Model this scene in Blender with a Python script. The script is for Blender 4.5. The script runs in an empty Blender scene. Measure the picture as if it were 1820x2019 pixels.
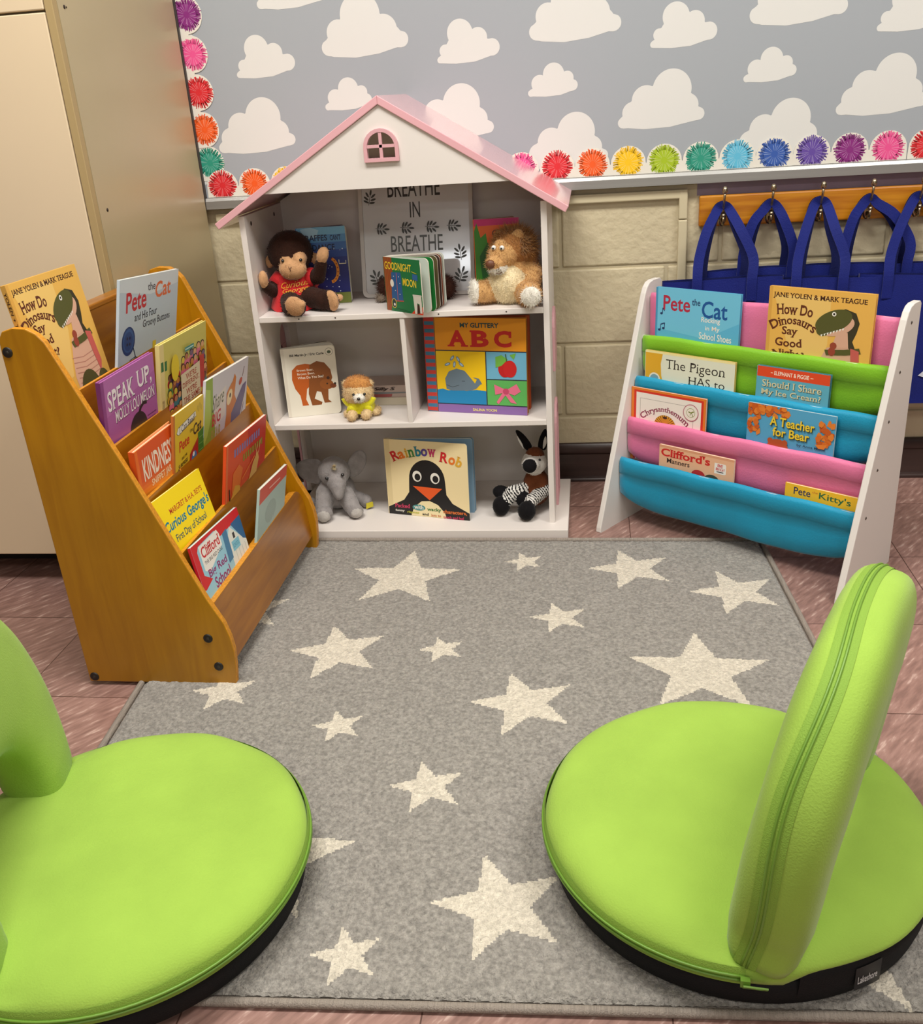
import bpy, bmesh, math, random
from mathutils import Vector, Matrix, noise
from mathutils.geometry import tessellate_polygon
random.seed(11)
S = bpy.context.scene
C = S.collection
PI = math.pi
R = math.radians

# ------------------------------------------------------------------ camera, world, lights, exposure
def cam_axes(yaw, pitch, roll):
    cy, sy, cp, sp = math.cos(yaw), math.sin(yaw), math.cos(pitch), math.sin(pitch)
    f = Vector((sy*cp, cy*cp, sp)); r = Vector((cy, -sy, 0)); u = r.cross(f)
    cr, sr = math.cos(roll), math.sin(roll)
    return cr*r + sr*u, -sr*r + cr*u, f
cd = bpy.data.cameras.new('camera')
camera = bpy.data.objects.new('camera', cd); C.objects.link(camera)
_r, _u, _f = cam_axes(-0.150342, -0.404213, -0.0682356)
_m = Matrix((_r, _u, -_f)).transposed().to_4x4(); _m.translation = (0.0, -2.57203, 1.04087)
camera.matrix_world = _m
cd.sensor_fit = 'HORIZONTAL'; cd.sensor_width = 36.0
cd.lens = 1887.018*36.0/1820.0
cd.shift_y = -16.05/1820.0
cd.clip_start = 0.02
S.camera = camera

world = bpy.data.worlds.new('world'); S.world = world; world.use_nodes = True
world.node_tree.nodes['Background'].inputs[0].default_value = (1.0, 0.965, 0.92, 1)
world.node_tree.nodes['Background'].inputs[1].default_value = 0.10

def area(name, loc, size, energy, rot, color=(1, 0.978, 0.925)):
    l = bpy.data.lights.new(name, 'AREA'); l.shape = 'RECTANGLE'; l.size, l.size_y = size
    l.energy = energy; l.color = color
    o = bpy.data.objects.new(name, l); C.objects.link(o); o.location = loc; o.rotation_euler = rot
    return o
# assumed fluorescent ceiling lights, and added light panels standing in for assumed far windows
area('assumed_fluorescent_light', (-0.55, -1.45, 2.62), (1.2, 0.55), 56, (0, 0, 0))
area('assumed_fluorescent_light', (1.45, -1.45, 2.62), (1.2, 0.55), 44, (0, 0, 0))
area('assumed_fluorescent_light', (-0.55, -3.6, 2.62), (1.2, 0.55), 18, (0, 0, 0))
area('assumed_fluorescent_light', (1.45, -3.6, 2.62), (1.2, 0.55), 18, (0, 0, 0))
area('added_light_panel', (-0.98, -6.1, 2.25), (0.85, 0.17), 7, (R(90), 0, 0), (0.93, 0.97, 1.0))  # added unseen strip, sized and placed for its reflection on the glossy sign
area('added_light_panel', (0.9, -6.1, 1.45), (1.8, 0.9), 12, (R(90), 0, 0), (0.93, 0.97, 1.0))  # added unseen panel for an assumed window, also fills from the front

S.view_settings.view_transform = 'Standard'
S.view_settings.look = 'None'
S.view_settings.exposure = 0.0
S.view_settings.gamma = 1.0
S.view_settings.use_curve_mapping = False

# ------------------------------------------------------------------ materials
def lin(c):
    c /= 255.0
    return c/12.92 if c <= 0.04045 else ((c+0.055)/1.055)**2.4
def rgba(c):
    return (lin(c[0]), lin(c[1]), lin(c[2]), 1)
MATS = {}
def mat(name, rgb=None, rough=0.6, metal=0.0, bump=None, var=None, coat=0.0, sheen=0.0, spec=0.5, alpha=None):
    """bump=(scale,strength,detail) ; var=(scale,amount,stretch xyz)"""
    if name in MATS: return MATS[name]
    m = bpy.data.materials.new(name); m.use_nodes = True
    nt = m.node_tree; b = nt.nodes['Principled BSDF']
    b.inputs['Base Color'].default_value = rgba(rgb); b.inputs['Roughness'].default_value = rough
    b.inputs['Metallic'].default_value = metal
    b.inputs['Specular IOR Level'].default_value = spec
    if coat: b.inputs['Coat Weight'].default_value = coat; b.inputs['Coat Roughness'].default_value = 0.15
    if sheen: b.inputs['Sheen Weight'].default_value = sheen; b.inputs['Sheen Roughness'].default_value = 0.4
    tc = None
    if bump or var:
        tc = nt.nodes.new('ShaderNodeTexCoord')
    if var:
        mp = nt.nodes.new('ShaderNodeMapping'); nt.links.new(tc.outputs['Object'], mp.inputs['Vector'])
        mp.inputs['Scale'].default_value = var[2] if len(var) > 2 else (1, 1, 1)
        n = nt.nodes.new('ShaderNodeTexNoise'); n.inputs['Scale'].default_value = var[0]; n.inputs['Detail'].default_value = 5
        nt.links.new(mp.outputs[0], n.inputs['Vector'])
        rp = nt.nodes.new('ShaderNodeValToRGB'); a = var[1]
        rp.color_ramp.elements[0].position = 0.3; rp.color_ramp.elements[1].position = 0.72
        c = rgba(rgb)
        rp.color_ramp.elements[0].color = [x*(1-a) for x in c[:3]]+[1]
        rp.color_ramp.elements[1].color = [min(1, x*(1+a*0.7)) for x in c[:3]]+[1]
        nt.links.new(n.outputs[0], rp.inputs[0]); nt.links.new(rp.outputs[0], b.inputs['Base Color'])
    if bump:
        n = nt.nodes.new('ShaderNodeTexNoise'); n.inputs['Scale'].default_value = bump[0]; n.inputs['Detail'].default_value = bump[2] if len(bump) > 2 else 3
        nt.links.new(tc.outputs['Object'], n.inputs['Vector'])
        bp = nt.nodes.new('ShaderNodeBump'); bp.inputs['Strength'].default_value = bump[1]; bp.inputs['Distance'].default_value = bump[3] if len(bump) > 3 else 0.002
        nt.links.new(n.outputs[0], bp.inputs['Height']); nt.links.new(bp.outputs[0], b.inputs['Normal'])
    MATS[name] = m
    return m
_ink = {}
def ink(c):
    """printed ink of one colour"""
    c = tuple(int(x) for x in c)
    if c not in _ink:
        _ink[c] = mat('ink_%02x%02x%02x' % c, c, 0.42)
    return _ink[c]

# ------------------------------------------------------------------ mesh builder
class MB:
    def __init__(s): s.v = []; s.f = []; s.m = []; s.sm = []; s.mats = []
    def mi(s, m):
        if m not in s.mats: s.mats.append(m)
        return s.mats.index(m)
    def add(s, vs, fs, m, smooth=False, M=None):
        o = len(s.v); i = s.mi(m)
        for p in vs:
            p = Vector(p); s.v.append(tuple(M @ p) if M else tuple(p))
        for f in fs:
            s.f.append([o+k for k in f]); s.m.append(i); s.sm.append(smooth)
    def box(s, lo, hi, m, M=None):
        x0, y0, z0 = lo; x1, y1, z1 = hi
        s.add([(x0,y0,z0),(x1,y0,z0),(x1,y1,z0),(x0,y1,z0),(x0,y0,z1),(x1,y0,z1),(x1,y1,z1),(x0,y1,z1)],
              [(0,3,2,1),(4,5,6,7),(0,1,5,4),(1,2,6,5),(2,3,7,6),(3,0,4,7)], m, False, M)
    def plate(s, loops, O, U, V, N, t, m, m_side=None, M=None):
        """polygon (outer loop + holes, 2D) in the plane O,U,V, thickened by t along N"""
        O, U, V, N = Vector(O), Vector(U), Vector(V), Vector(N)
        pts = [p for l in loops for p in l]
        tri = tessellate_polygon([[Vector((p[0], p[1], 0)) for p in l] for l in loops])
        vs = [O+U*p[0]+V*p[1] for p in pts]; n = len(vs)
        vs2 = vs + [q+N*t for q in vs]
        fs = []
        want = N
        for a, b, c in tri:
            nn = (vs[b]-vs[a]).cross(vs[c]-vs[a])
            if nn.dot(want) > 0: a, c = c, a
            fs.append((a, b, c)); fs.append((c+n, b+n, a+n))
        s.add(vs2, fs, m, False, M)
        k = 0; side = []
        for l in loops:
            L = len(l)
            for i in range(L):
                a, b = k+i, k+(i+1) % L
                side.append((a, b, b+n, a+n))
            k += L
        s.add(vs2, side, m_side or m, False, M)
    def tube(s, path, r, m, seg=8, closed=False, smooth=True, M=None):
        P = [Vector(p) for p in path]; n = len(P)
        rr = r if isinstance(r, (list, tuple)) else [r]*n
        vs = []; fs = []
        T0 = None; up = None
        for i in range(n):
            a = P[(i-1) % n] if (closed or i > 0) else P[i]; b = P[(i+1) % n] if (closed or i < n-1) else P[i]
            t = (b-a).normalized()
            if up is None:
                up = Vector((0, 0, 1)) if abs(t.z) < 0.9 else Vector((1, 0, 0))
            sd = t.cross(up).normalized(); up = sd.cross(t).normalized()
            for k in range(seg):
                an = 2*PI*k/seg
                vs.append(P[i]+(sd*math.cos(an)+up*math.sin(an))*rr[i])
        for i in range(n if closed else n-1):
            j = (i+1) % n
            for k in range(seg):
                fs.append((i*seg+k, i*seg+(k+1) % seg, j*seg+(k+1) % seg, j*seg+k))
        if not closed:
            fs.append(tuple(range(seg-1, -1, -1))); fs.append(tuple((n-1)*seg+k for k in range(seg)))
        s.add(vs, fs, m, smooth, M)
    def loft(s, rings, m, closed_u=True, caps=True, smooth=True, M=None):
        n = len(rings[0]); vs = [p for r in rings for p in r]; fs = []
        for i in range(len(rings)-1):
            for k in range(n if closed_u else n-1):
                k2 = (k+1) % n
                fs.append((i*n+k, i*n+k2, (i+1)*n+k2, (i+1)*n+k))
        if caps:
            fs.append(tuple(range(n-1, -1, -1))); fs.append(tuple((len(rings)-1)*n+k for k in range(n)))
        s.add(vs, fs, m, smooth, M)
    def lathe(s, prof, m, seg=64, M=None, smooth=True, a0=0.0, a1=2*PI):
        full = abs(a1-a0-2*PI) < 1e-6
        n = len(prof); N = seg if full else seg+1
        vs = []; fs = []
        for i in range(N):
            an = a0+(a1-a0)*i/seg
            for r, z in prof: vs.append((r*math.cos(an), r*math.sin(an), z))
        for i in range(seg):
            j = (i+1) % N
            for k in range(n-1):
                fs.append((i*n+k, j*n+k, j*n+k+1, i*n+k+1))
        s.add(vs, fs, m, smooth, M)
    def ball(s, c, r, m, seg=16, M=None):
        rx, ry, rz = (r, r, r) if not isinstance(r, (tuple, list)) else r
        vs = []; fs = []; ring = seg//2
        for i in range(ring+1):
            th = PI*i/ring
            for k in range(seg):
                ph = 2*PI*k/seg
                vs.append((c[0]+rx*math.sin(th)*math.cos(ph), c[1]+ry*math.sin(th)*math.sin(ph), c[2]+rz*math.cos(th)))
        for i in range(ring):
            for k in range(seg):
                k2 = (k+1) % seg
                fs.append((i*seg+k, (i+1)*seg+k, (i+1)*seg+k2, i*seg+k2))
        s.add(vs, fs, m, True, M)
    def build(s, name, parent=None, bevel=None, subsurf=0, recalc=False):
        me = bpy.data.meshes.new(name); me.from_pydata(s.v, [], s.f)
        for m in s.mats: me.materials.append(m)
        me.polygons.foreach_set('material_index', s.m); me.polygons.foreach_set('use_smooth', s.sm)
        if recalc or bevel:
            bm = bmesh.new(); bm.from_mesh(me); bmesh.ops.remove_doubles(bm, verts=bm.verts, dist=1e-6)
            bmesh.ops.recalc_face_normals(bm, faces=bm.faces); bm.to_mesh(me); bm.free()
        me.update()
        o = bpy.data.objects.new(name, me); C.objects.link(o)
        if parent: o.parent = parent
        if bevel:
            b = o.modifiers.new('bevel', 'BEVEL'); b.width = bevel; b.segments = 2; b.limit_method = 'ANGLE'; b.angle_limit = R(40)
        if subsurf:
            b = o.modifiers.new('sub', 'SUBSURF'); b.levels = subsurf; b.render_levels = subsurf
        return o

def tag(o, label=None, cat=None, group=None, kind=None):
    if label: o['label'] = label
    if cat: o['category'] = cat
    if group: o['group'] = group
    if kind: o['kind'] = kind
    return o
def thing(name, label, cat, loc=(0, 0, 0), rotz=0.0, group=None, M=None):
    o = bpy.data.objects.new(name, None); C.objects.link(o); o.empty_display_size = 0.05
    if M is not None: o.matrix_world = M
    else: o.location = loc; o.rotation_euler = (0, 0, rotz)
    return tag(o, label, cat, group)
def part(mb, name, parent, label=None, **k):
    o = mb.build(name, parent, **k)
    if label: o['label'] = label
    return o

# ------------------------------------------------------------------ lettering
_tc = {}
def text_mesh(s, bold=0.0, shear=0.0):
    key = (s, bold, shear)
    if key in _tc: return _tc[key]
    cu = bpy.data.curves.new('t', 'FONT'); cu.body = s; cu.size = 1.0; cu.offset = bold; cu.shear = shear; cu.resolution_u = 3
    ob = bpy.data.objects.new('t', cu)
    me = ob.to_mesh()
    vs = [tuple(v.co) for v in me.vertices]; fs = [tuple(p.vertices) for p in me.polygons]
    ob.to_mesh_clear(); bpy.data.objects.remove(ob); bpy.data.curves.remove(cu)
    _tc[key] = (vs, fs)
    return _tc[key]
def serifs(vs, fs):
    """small slabs on the flat ends of upright strokes"""
    cnt = {}
    for f in fs:
        for i in range(len(f)):
            e = (min(f[i], f[(i+1) % len(f)]), max(f[i], f[(i+1) % len(f)])); cnt[e] = cnt.get(e, 0)+1
    out = []
    for (a, b), c in cnt.items():
        if c != 1: continue
        p, q = vs[a], vs[b]; L = abs(p[0]-q[0])
        if abs(p[1]-q[1]) < 1e-4 and 0.05 < L < 0.19:
            x0, x1, y = min(p[0], q[0]), max(p[0], q[0]), p[1]
            if y < 0.02: out.append((x0-0.06, y, x1+0.06, y+0.055))
            elif y > 0.45: out.append((x0-0.06, y-0.055, x1+0.06, y))
    return out

class Art:
    """flat printed shapes on a cover; x to the right 0..100, y downwards, both in hundredths of the width"""
    def __init__(s, mb, W, H, y0=0.0, step=0.00003, x0=None, zt=None):
        s.mb = mb; s.u = W/100.0; s.W = W; s.H = H; s.k = 0; s.y0 = y0; s.step = step
        s.ys = 1.0; s.x0 = -W/2 if x0 is None else x0; s.zt = H if zt is None else zt; s.h = H/s.u
    @property
    def hb(s): return s.h/s.ys
    def P(s, x, y):
        return (s.x0+x*s.u, s.y0-s.step*s.k, s.zt-min(s.h, y*s.ys)*s.u)
    def poly(s, pts, c):
        s.k += 1
        pts = [(min(100, max(0, x)), min(s.h/s.ys, max(0, y))) for x, y in pts]
        tri = tessellate_polygon([[Vector((p[0], p[1], 0)) for p in pts]])
        fs = []
        for a, b, d in tri:
            cr = (pts[b][0]-pts[a][0])*(pts[d][1]-pts[a][1])-(pts[b][1]-pts[a][1])*(pts[d][0]-pts[a][0])
            fs.append((a, b, d) if cr < 0 else (a, d, b))
        s.mb.add([s.P(*p) for p in pts], fs, ink(c))
    def rect(s, x0, y0, x1, y1, c): s.poly([(x0, y0), (x1, y0), (x1, y1), (x0, y1)], c)
    def disc(s, x, y, rx, c, ry=None, n=28, rot=0):
        ry = ry or rx; ca, sa = math.cos(R(rot)), math.sin(R(rot))
        s.poly([(x+rx*math.cos(2*PI*i/n)*ca-ry*math.sin(2*PI*i/n)*sa, y+rx*math.cos(2*PI*i/n)*sa+ry*math.sin(2*PI*i/n)*ca) for i in range(n)], c)
    def line(s, pts, w, c):
        L = []; Rr = []
        for i, (x, y) in enumerate(pts):
            a = pts[max(i-1, 0)]; b = pts[min(i+1, len(pts)-1)]
            dx, dy = b[0]-a[0], b[1]-a[1]; d = math.hypot(dx, dy) or 1
            L.append((x-dy/d*w/2, y+dx/d*w/2)); Rr.append((x+dy/d*w/2, y-dx/d*w/2))
        s.k += 1
        n = len(pts); vs = [s.P(*p) for p in L+Rr]
        s.mb.add(vs, [(i, n+i, n+i+1, i+1) for i in range(n-1)], ink(c))
    def text(s, t, box, c, bold=0.0, shear=0.0, serif=False, arc=0.0, slope=0.0, rot=0.0):
        s.k += 1
        vs, fs = text_mesh(t, bold, shear)
        if not vs: return
        vs = [(a, b) for a, b, _ in vs]; fs = list(fs)
        if serif:
            for x0, y0, x1, y1 in serifs(vs, fs):
                o = len(vs); vs = vs+[(x0, y0), (x1, y0), (x1, y1), (x0, y1)]; fs.append((o, o+1, o+2, o+3))
        ax = min(v[0] for v in vs); bx = max(v[0] for v in vs); ay = min(v[1] for v in vs); by = max(v[1] for v in vs)
        x0, y0, x1, y1 = box; cx, cy = (x0+x1)/2, (y0+y1)/2; ca, sa = math.cos(R(rot)), math.sin(R(rot))
        out = []
        for a, b in vs:
            u = (a-ax)/(bx-ax); v = (b-ay)/(by-ay)
            X = x0+(x1-x0)*u; Y = y1-(y1-y0)*v + arc*(2*u-1)**2 + slope*(2*u-1)
            if arc:  # lean letters along the arch
                X += (v-0.5)*(y1-y0)*arc*4*(2*u-1)/(x1-x0)
            if rot: X, Y = cx+(X-cx)*ca-(Y-cy)*sa, cy+(X-cx)*sa+(Y-cy)*ca
            out.append(s.P(X, Y))
        s.mb.add(out, fs, ink(c))

def book(name, label, M, W, H, T, base, art, spine=None, group=None, cat='book', kind='hard', pages=(226, 218, 200), edge=None, spine_text=None):
    """local frame: x right, y from the front cover to the back, z up, origin at the bottom centre of the front cover"""
    t = thing(name, label, cat, group=group, M=M)
    ct = {'hard': 0.0026, 'soft': 0.0008, 'board': 0.002}[kind]; ins = {'hard': 0.004, 'soft': 0.0006, 'board': 0.0003}[kind]
    mb = MB(); mb.box((-W/2, 0, 0), (W/2, ct, H), ink(edge or base))
    mb.add([(-W/2, -0.00002, 0), (W/2, -0.00002, 0), (W/2, -0.00002, H), (-W/2, -0.00002, H)], [(0, 1, 2, 3)], ink(base))
    art(Art(mb, W, H, -0.00004)); mb.build('front_cover', t)
    mb = MB(); pg = mat('paper_pages', pages, 0.8, var=(900, 0.12, (0.02, 3, 0.02)))
    mb.box((-W/2+ct, ct, ins), (W/2-ins, T-ct, H-ins), pg); mb.build('page_block', t)
    mb = MB(); mb.box((-W/2, T-ct, 0), (W/2, T, H), ink(edge or base)); mb.build('back_cover', t)
    mb = MB(); mb.box((-W/2-0.0012, 0.0002, 0.0003), (-W/2+0.0005, T-0.0002, H-0.0003), ink(spine or base))
    if spine_text:
        vs, fs = text_mesh(spine_text[0], .02); x0 = min(v[0] for v in vs); x1 = max(v[0] for v in vs)
        mb.add([(-W/2-.0014, T/2-(v[1]-.35)*T*.75, H-.012-spine_text[1]*(v[0]-x0)/(x1-x0)) for v in vs], fs, ink(spine_text[2]))
    mb.build('spine', t)
    return t
# ------------------------------------------------------------------ the room
def floor_mat():
    m = bpy.data.materials.new('floor_tile'); m.use_nodes = True; nt = m.node_tree; b = nt.nodes['Principled BSDF']; L = nt.links.new
    N = lambda t: nt.nodes.new(t)
    tc = N('ShaderNodeTexCoord'); sep = N('ShaderNodeSeparateXYZ'); L(tc.outputs['Object'], sep.inputs[0])
    T = 0.3048; ox, oy = 0.0881, -0.4958
    def cell(out, off):
        a = N('ShaderNodeMath'); a.operation = 'SUBTRACT'; L(out, a.inputs[0]); a.inputs[1].default_value = off
        d = N('ShaderNodeMath'); d.operation = 'DIVIDE'; L(a.outputs[0], d.inputs[0]); d.inputs[1].default_value = T
        f = N('ShaderNodeMath'); f.operation = 'FLOOR'; L(d.outputs[0], f.inputs[0])
        fr = N('ShaderNodeMath'); fr.operation = 'FRACT'; L(d.outputs[0], fr.inputs[0])
        p = N('ShaderNodeMath'); p.operation = 'PINGPONG'; L(fr.outputs[0], p.inputs[0]); p.inputs[1].default_value = 0.5
        return f.outputs[0], p.outputs[0]
    fx, px = cell(sep.outputs[0], ox); fy, py = cell(sep.outputs[1], oy)
    mn = N('ShaderNodeMath'); mn.operation = 'MINIMUM'; L(px, mn.inputs[0]); L(py, mn.inputs[1])
    gr = N('ShaderNodeMath'); gr.operation = 'LESS_THAN'; L(mn.outputs[0], gr.inputs[0]); gr.inputs[1].default_value = 0.0035
    # streaks, all one way but shifted from tile to tile
    cmb = N('ShaderNodeCombineXYZ'); L(fx, cmb.inputs[0]); L(fy, cmb.inputs[1])
    wn = N('ShaderNodeTexWhiteNoise'); L(cmb.outputs[0], wn.inputs['Vector'])
    addv = N('ShaderNodeVectorMath'); addv.operation = 'MULTIPLY_ADD'; L(wn.outputs['Color'], addv.inputs[0]); addv.inputs[1].default_value = (9, 9, 9); L(tc.outputs['Object'], addv.inputs[2])
    mp0 = N('ShaderNodeMapping'); L(addv.outputs[0], mp0.inputs['Vector']); mp0.inputs['Rotation'].default_value = (0, 0, R(-52))
    mp = N('ShaderNodeMapping'); L(mp0.outputs[0], mp.inputs['Vector']); mp.inputs['Scale'].default_value = (24, 120, 1)
    n1 = N('ShaderNodeTexNoise'); n1.inputs['Scale'].default_value = 1.0; n1.inputs['Detail'].default_value = 4; L(mp.outputs[0], n1.inputs['Vector'])
    r1 = N('ShaderNodeValToRGB'); e = r1.color_ramp.elements
    e[0].position = 0.34; e[0].color = rgba((136, 104, 95)); e[1].position = 0.70; e[1].color = rgba((198, 168, 156))
    q = r1.color_ramp.elements.new(0.5); q.color = rgba((154, 119, 109)); q = r1.color_ramp.elements.new(0.6); q.color = rgba((163, 128, 118))
    L(n1.outputs[0], r1.inputs[0])
    tv = N('ShaderNodeMixRGB'); tv.blend_type = 'MULTIPLY'; tv.inputs[0].default_value = 0.14; L(r1.outputs[0], tv.inputs[1]); L(wn.outputs['Value'], tv.inputs[2])
    mx = N('ShaderNodeMixRGB'); L(gr.outputs[0], mx.inputs[0]); L(tv.outputs[0], mx.inputs[1]); mx.inputs[2].default_value = rgba((84, 58, 50))
    L(mx.outputs[0], b.inputs['Base Color']); b.inputs['Roughness'].default_value = 0.38
    return m
mb = MB(); mb.box((-3.2, -6.3, -0.05), (3.6, 0.1, 0), floor_mat()); tag(mb.build('floor'), kind='structure')

paint = mat('wall_paint', (205, 192, 160), 0.5, bump=(46, 0.8, 7, 0.005), var=(5, 0.05))
mb = MB()
mort = mat('wall_joint_paint', (190, 177, 146), 0.6, bump=(70, 0.5, 4))
mb.box((-3.2, 0.004, 0), (3.6, 0.12, 2.65), mort)
for k in range(4):                                        # painted concrete block courses
    off = -0.082 if k % 2 else 0.19
    n = -8
    while off+n*0.4064 < 3.6:
        x0 = off+n*0.4064+0.0045; x1 = x0+0.4064-0.009
        z0 = 0.2032*k-0.0095+0.004; z1 = z0+0.2032-0.008
        mb.box((x0, 0, max(0, z0)), (x1, 0.02, z1), paint); n += 1
mb.box((-3.2, 0, 0.808), (3.6, 0.02, 2.65), paint)
tag(mb.build('wall_back', bevel=0.004), kind='structure')
mb = MB(); mb.box((-3.2, -6.3, 2.65), (3.6, 0.12, 2.7), mat('ceiling_tile', (225, 220, 208), 0.9, bump=(300, 0.3)))
tag(mb.build('ceiling'), kind='structure')
mb = MB(); mb.box((-3.2, -6.4, 0), (3.6, -6.3, 2.65), paint); tag(mb.build('wall_front'), kind='structure')

bb = mat('baseboard_vinyl', (62, 46, 42), 0.38, bump=(25, 0.5), var=(14, 0.25, (0.3, 1, 3)))
mb = MB(); mb.box((-3.2, -0.005, 0), (3.6, 0.0, 0.112), bb)
mb.loft([[(x, -0.005, 0.080), (x, -0.009, 0.086), (x, -0.010, 0.098), (x, -0.007, 0.112), (x, 0.0, 0.114), (x, 0.0, 0.08)] for x in (-3.2, 3.6)], bb)
mb.loft([[(x, -0.005, 0.0), (x, -0.014, 0.0), (x, -0.009, 0.006), (x, -0.005, 0.014)] for x in (-3.2, 3.6)], bb)
tag(mb.build('baseboard_back'), kind='structure')

trimp = mat('trim_paint', (204, 192, 160), 0.45, bump=(30, 0.2))
mb = MB(); mb.box((-1.0, -0.016, 0.764), (0.2385, 0.0, 0.786), trimp); mb.box((0.217, -0.0165, 0.714), (0.2385, 0.0, 0.7855), trimp); mb.box((0.2165, -0.0168, 0.12), (0.239, 0.0, 0.712), trimp)
tag(mb.build('trim_1', bevel=0.003), kind='structure')
mb = MB(); mb.box((0.262, -0.001, 0.768), (2.4, 0.001, 0.803), mat('lavender_paint', (142, 126, 148), 0.5, var=(12, 0.1)))
tag(mb.build('trim_2'), kind='structure')

# ------------------------------------------------------------------ bulletin board
def cloud_outline(circles, base, n=150):
    """one outline around a union of discs standing on a flat belly; star shaped about the middle"""
    cx = sum(c[0]*c[2] for c in circles)/sum(c[2] for c in circles); cz = base[0][1]+0.30*(max(c[1]+c[2] for c in circles)-base[0][1])
    pts = []
    segs = [(base[i], base[(i+1) % len(base)]) for i in range(len(base))]
    for i in range(n):
        a = 2*PI*i/n; d = (math.cos(a), math.sin(a)); best = 0.001
        for x, z, r in circles:
            ox, oz = cx-x, cz-z; b = ox*d[0]+oz*d[1]; q = b*b-(ox*ox+oz*oz-r*r)
            if q > 0: best = max(best, -b+math.sqrt(q))
        for (p, q2) in segs:
            ex, ez = q2[0]-p[0], q2[1]-p[1]; den = d[0]*ez-d[1]*ex
            if abs(den) < 1e-9: continue
            t = ((p[0]-cx)*ez-(p[1]-cz)*ex)/den; u = ((p[0]-cx)*d[1]-(p[1]-cz)*d[0])/den
            if t > 0 and 0 <= u <= 1: best = max(best, t)
        pts.append((cx+d[0]*best, cz+d[1]*best))
    return pts
# cloud kinds, unit width, z up from the belly
KC = {
 'A': ([(.055,.095,.062),(.17,.20,.125),(.32,.33,.165),(.62,.43,.225),(.80,.25,.13),(.93,.15,.072)], [(.03,.045),(.3,.012),(.6,.02),(.95,.085),(.95,.2),(.6,.4),(.2,.25),(.05,.12)]),
 'B': ([(.085,.125,.085),(.21,.27,.135),(.47,.43,.225),(.72,.27,.155),(.91,.16,.085),(.82,.2,.1)], [(.03,.07),(.12,.03),(.38,.005),(.65,.03),(.95,.1),(.95,.2),(.6,.4),(.3,.35),(.05,.14)]),
 'C': ([(.05,.075,.05),(.14,.20,.095),(.38,.44,.20),(.66,.36,.145),(.87,.21,.125)], [(.03,.03),(.3,.008),(.6,.02),(.9,.1),(.95,.25),(.6,.45),(.3,.5),(.1,.2)]),
 'D': ([(.07,.085,.068),(.24,.25,.165),(.52,.41,.21),(.79,.33,.125),(.89,.19,.105)], [(.03,.03),(.35,.005),(.65,.02),(.93,.1),(.9,.25),(.5,.5),(.2,.3),(.07,.12)]),
}
board = thing('bulletin_board', 'long grey bulletin board papered with white clouds in an aluminium frame on the back wall', 'bulletin board', (0, 0, 0.80))
paper = mat('cloud_paper_grey', (160, 166, 172), 0.55); white_ink = mat('cloud_paper_white', (218, 218, 214), 0.55)
mb = MB(); mb.box((-1.013, -0.020, 0.028), (2.4, -0.004, 0.80), paper)
for kind, x0, z0, w in (('A', .066, .930, .205), ('A', .347, .848, .205), ('C', .140, 1.107, .155), ('B', .366, 1.137, .219), ('D', -.153, 1.020, .122), ('A', -.295, 1.255, .17)):
    for n in range(-3, 5):
        x = x0+n*0.5115
        if x+w < -1.0 or x > 2.3: continue
        pts = [(max(-1.012, x+p[0]*w), z0+p[1]*w) for p in cloud_outline(*KC[kind])]
        mb.add([(px, -0.0203, pz-0.80) for px, pz in pts], [tuple(range(len(pts)))], white_ink)
mb.build('cloud_paper', board)
alu = mat('aluminium', (158, 157, 154), 0.38, metal=0.55, var=(30, 0.06, (0.05, 3, 3)))
mb = MB()
mb.loft([[(x, -0.034, 0.0), (x, -0.034, 0.020), (x, -0.030, 0.0275), (x, -0.0235, 0.0285), (x, -0.0235, 0.022), (x, -0.004, 0.022), (x, -0.004, 0.0)] for x in (-1.013, 2.4)], alu, smooth=False)
mb.build('bottom_rail', board, recalc=True)
mb = MB(); mb.box((-1.0185, -0.030, 0.0), (-1.0125, -0.0, 0.80), mat('dark_rail', (70, 64, 60), 0.5)); mb.build('side_rail', board)

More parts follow.
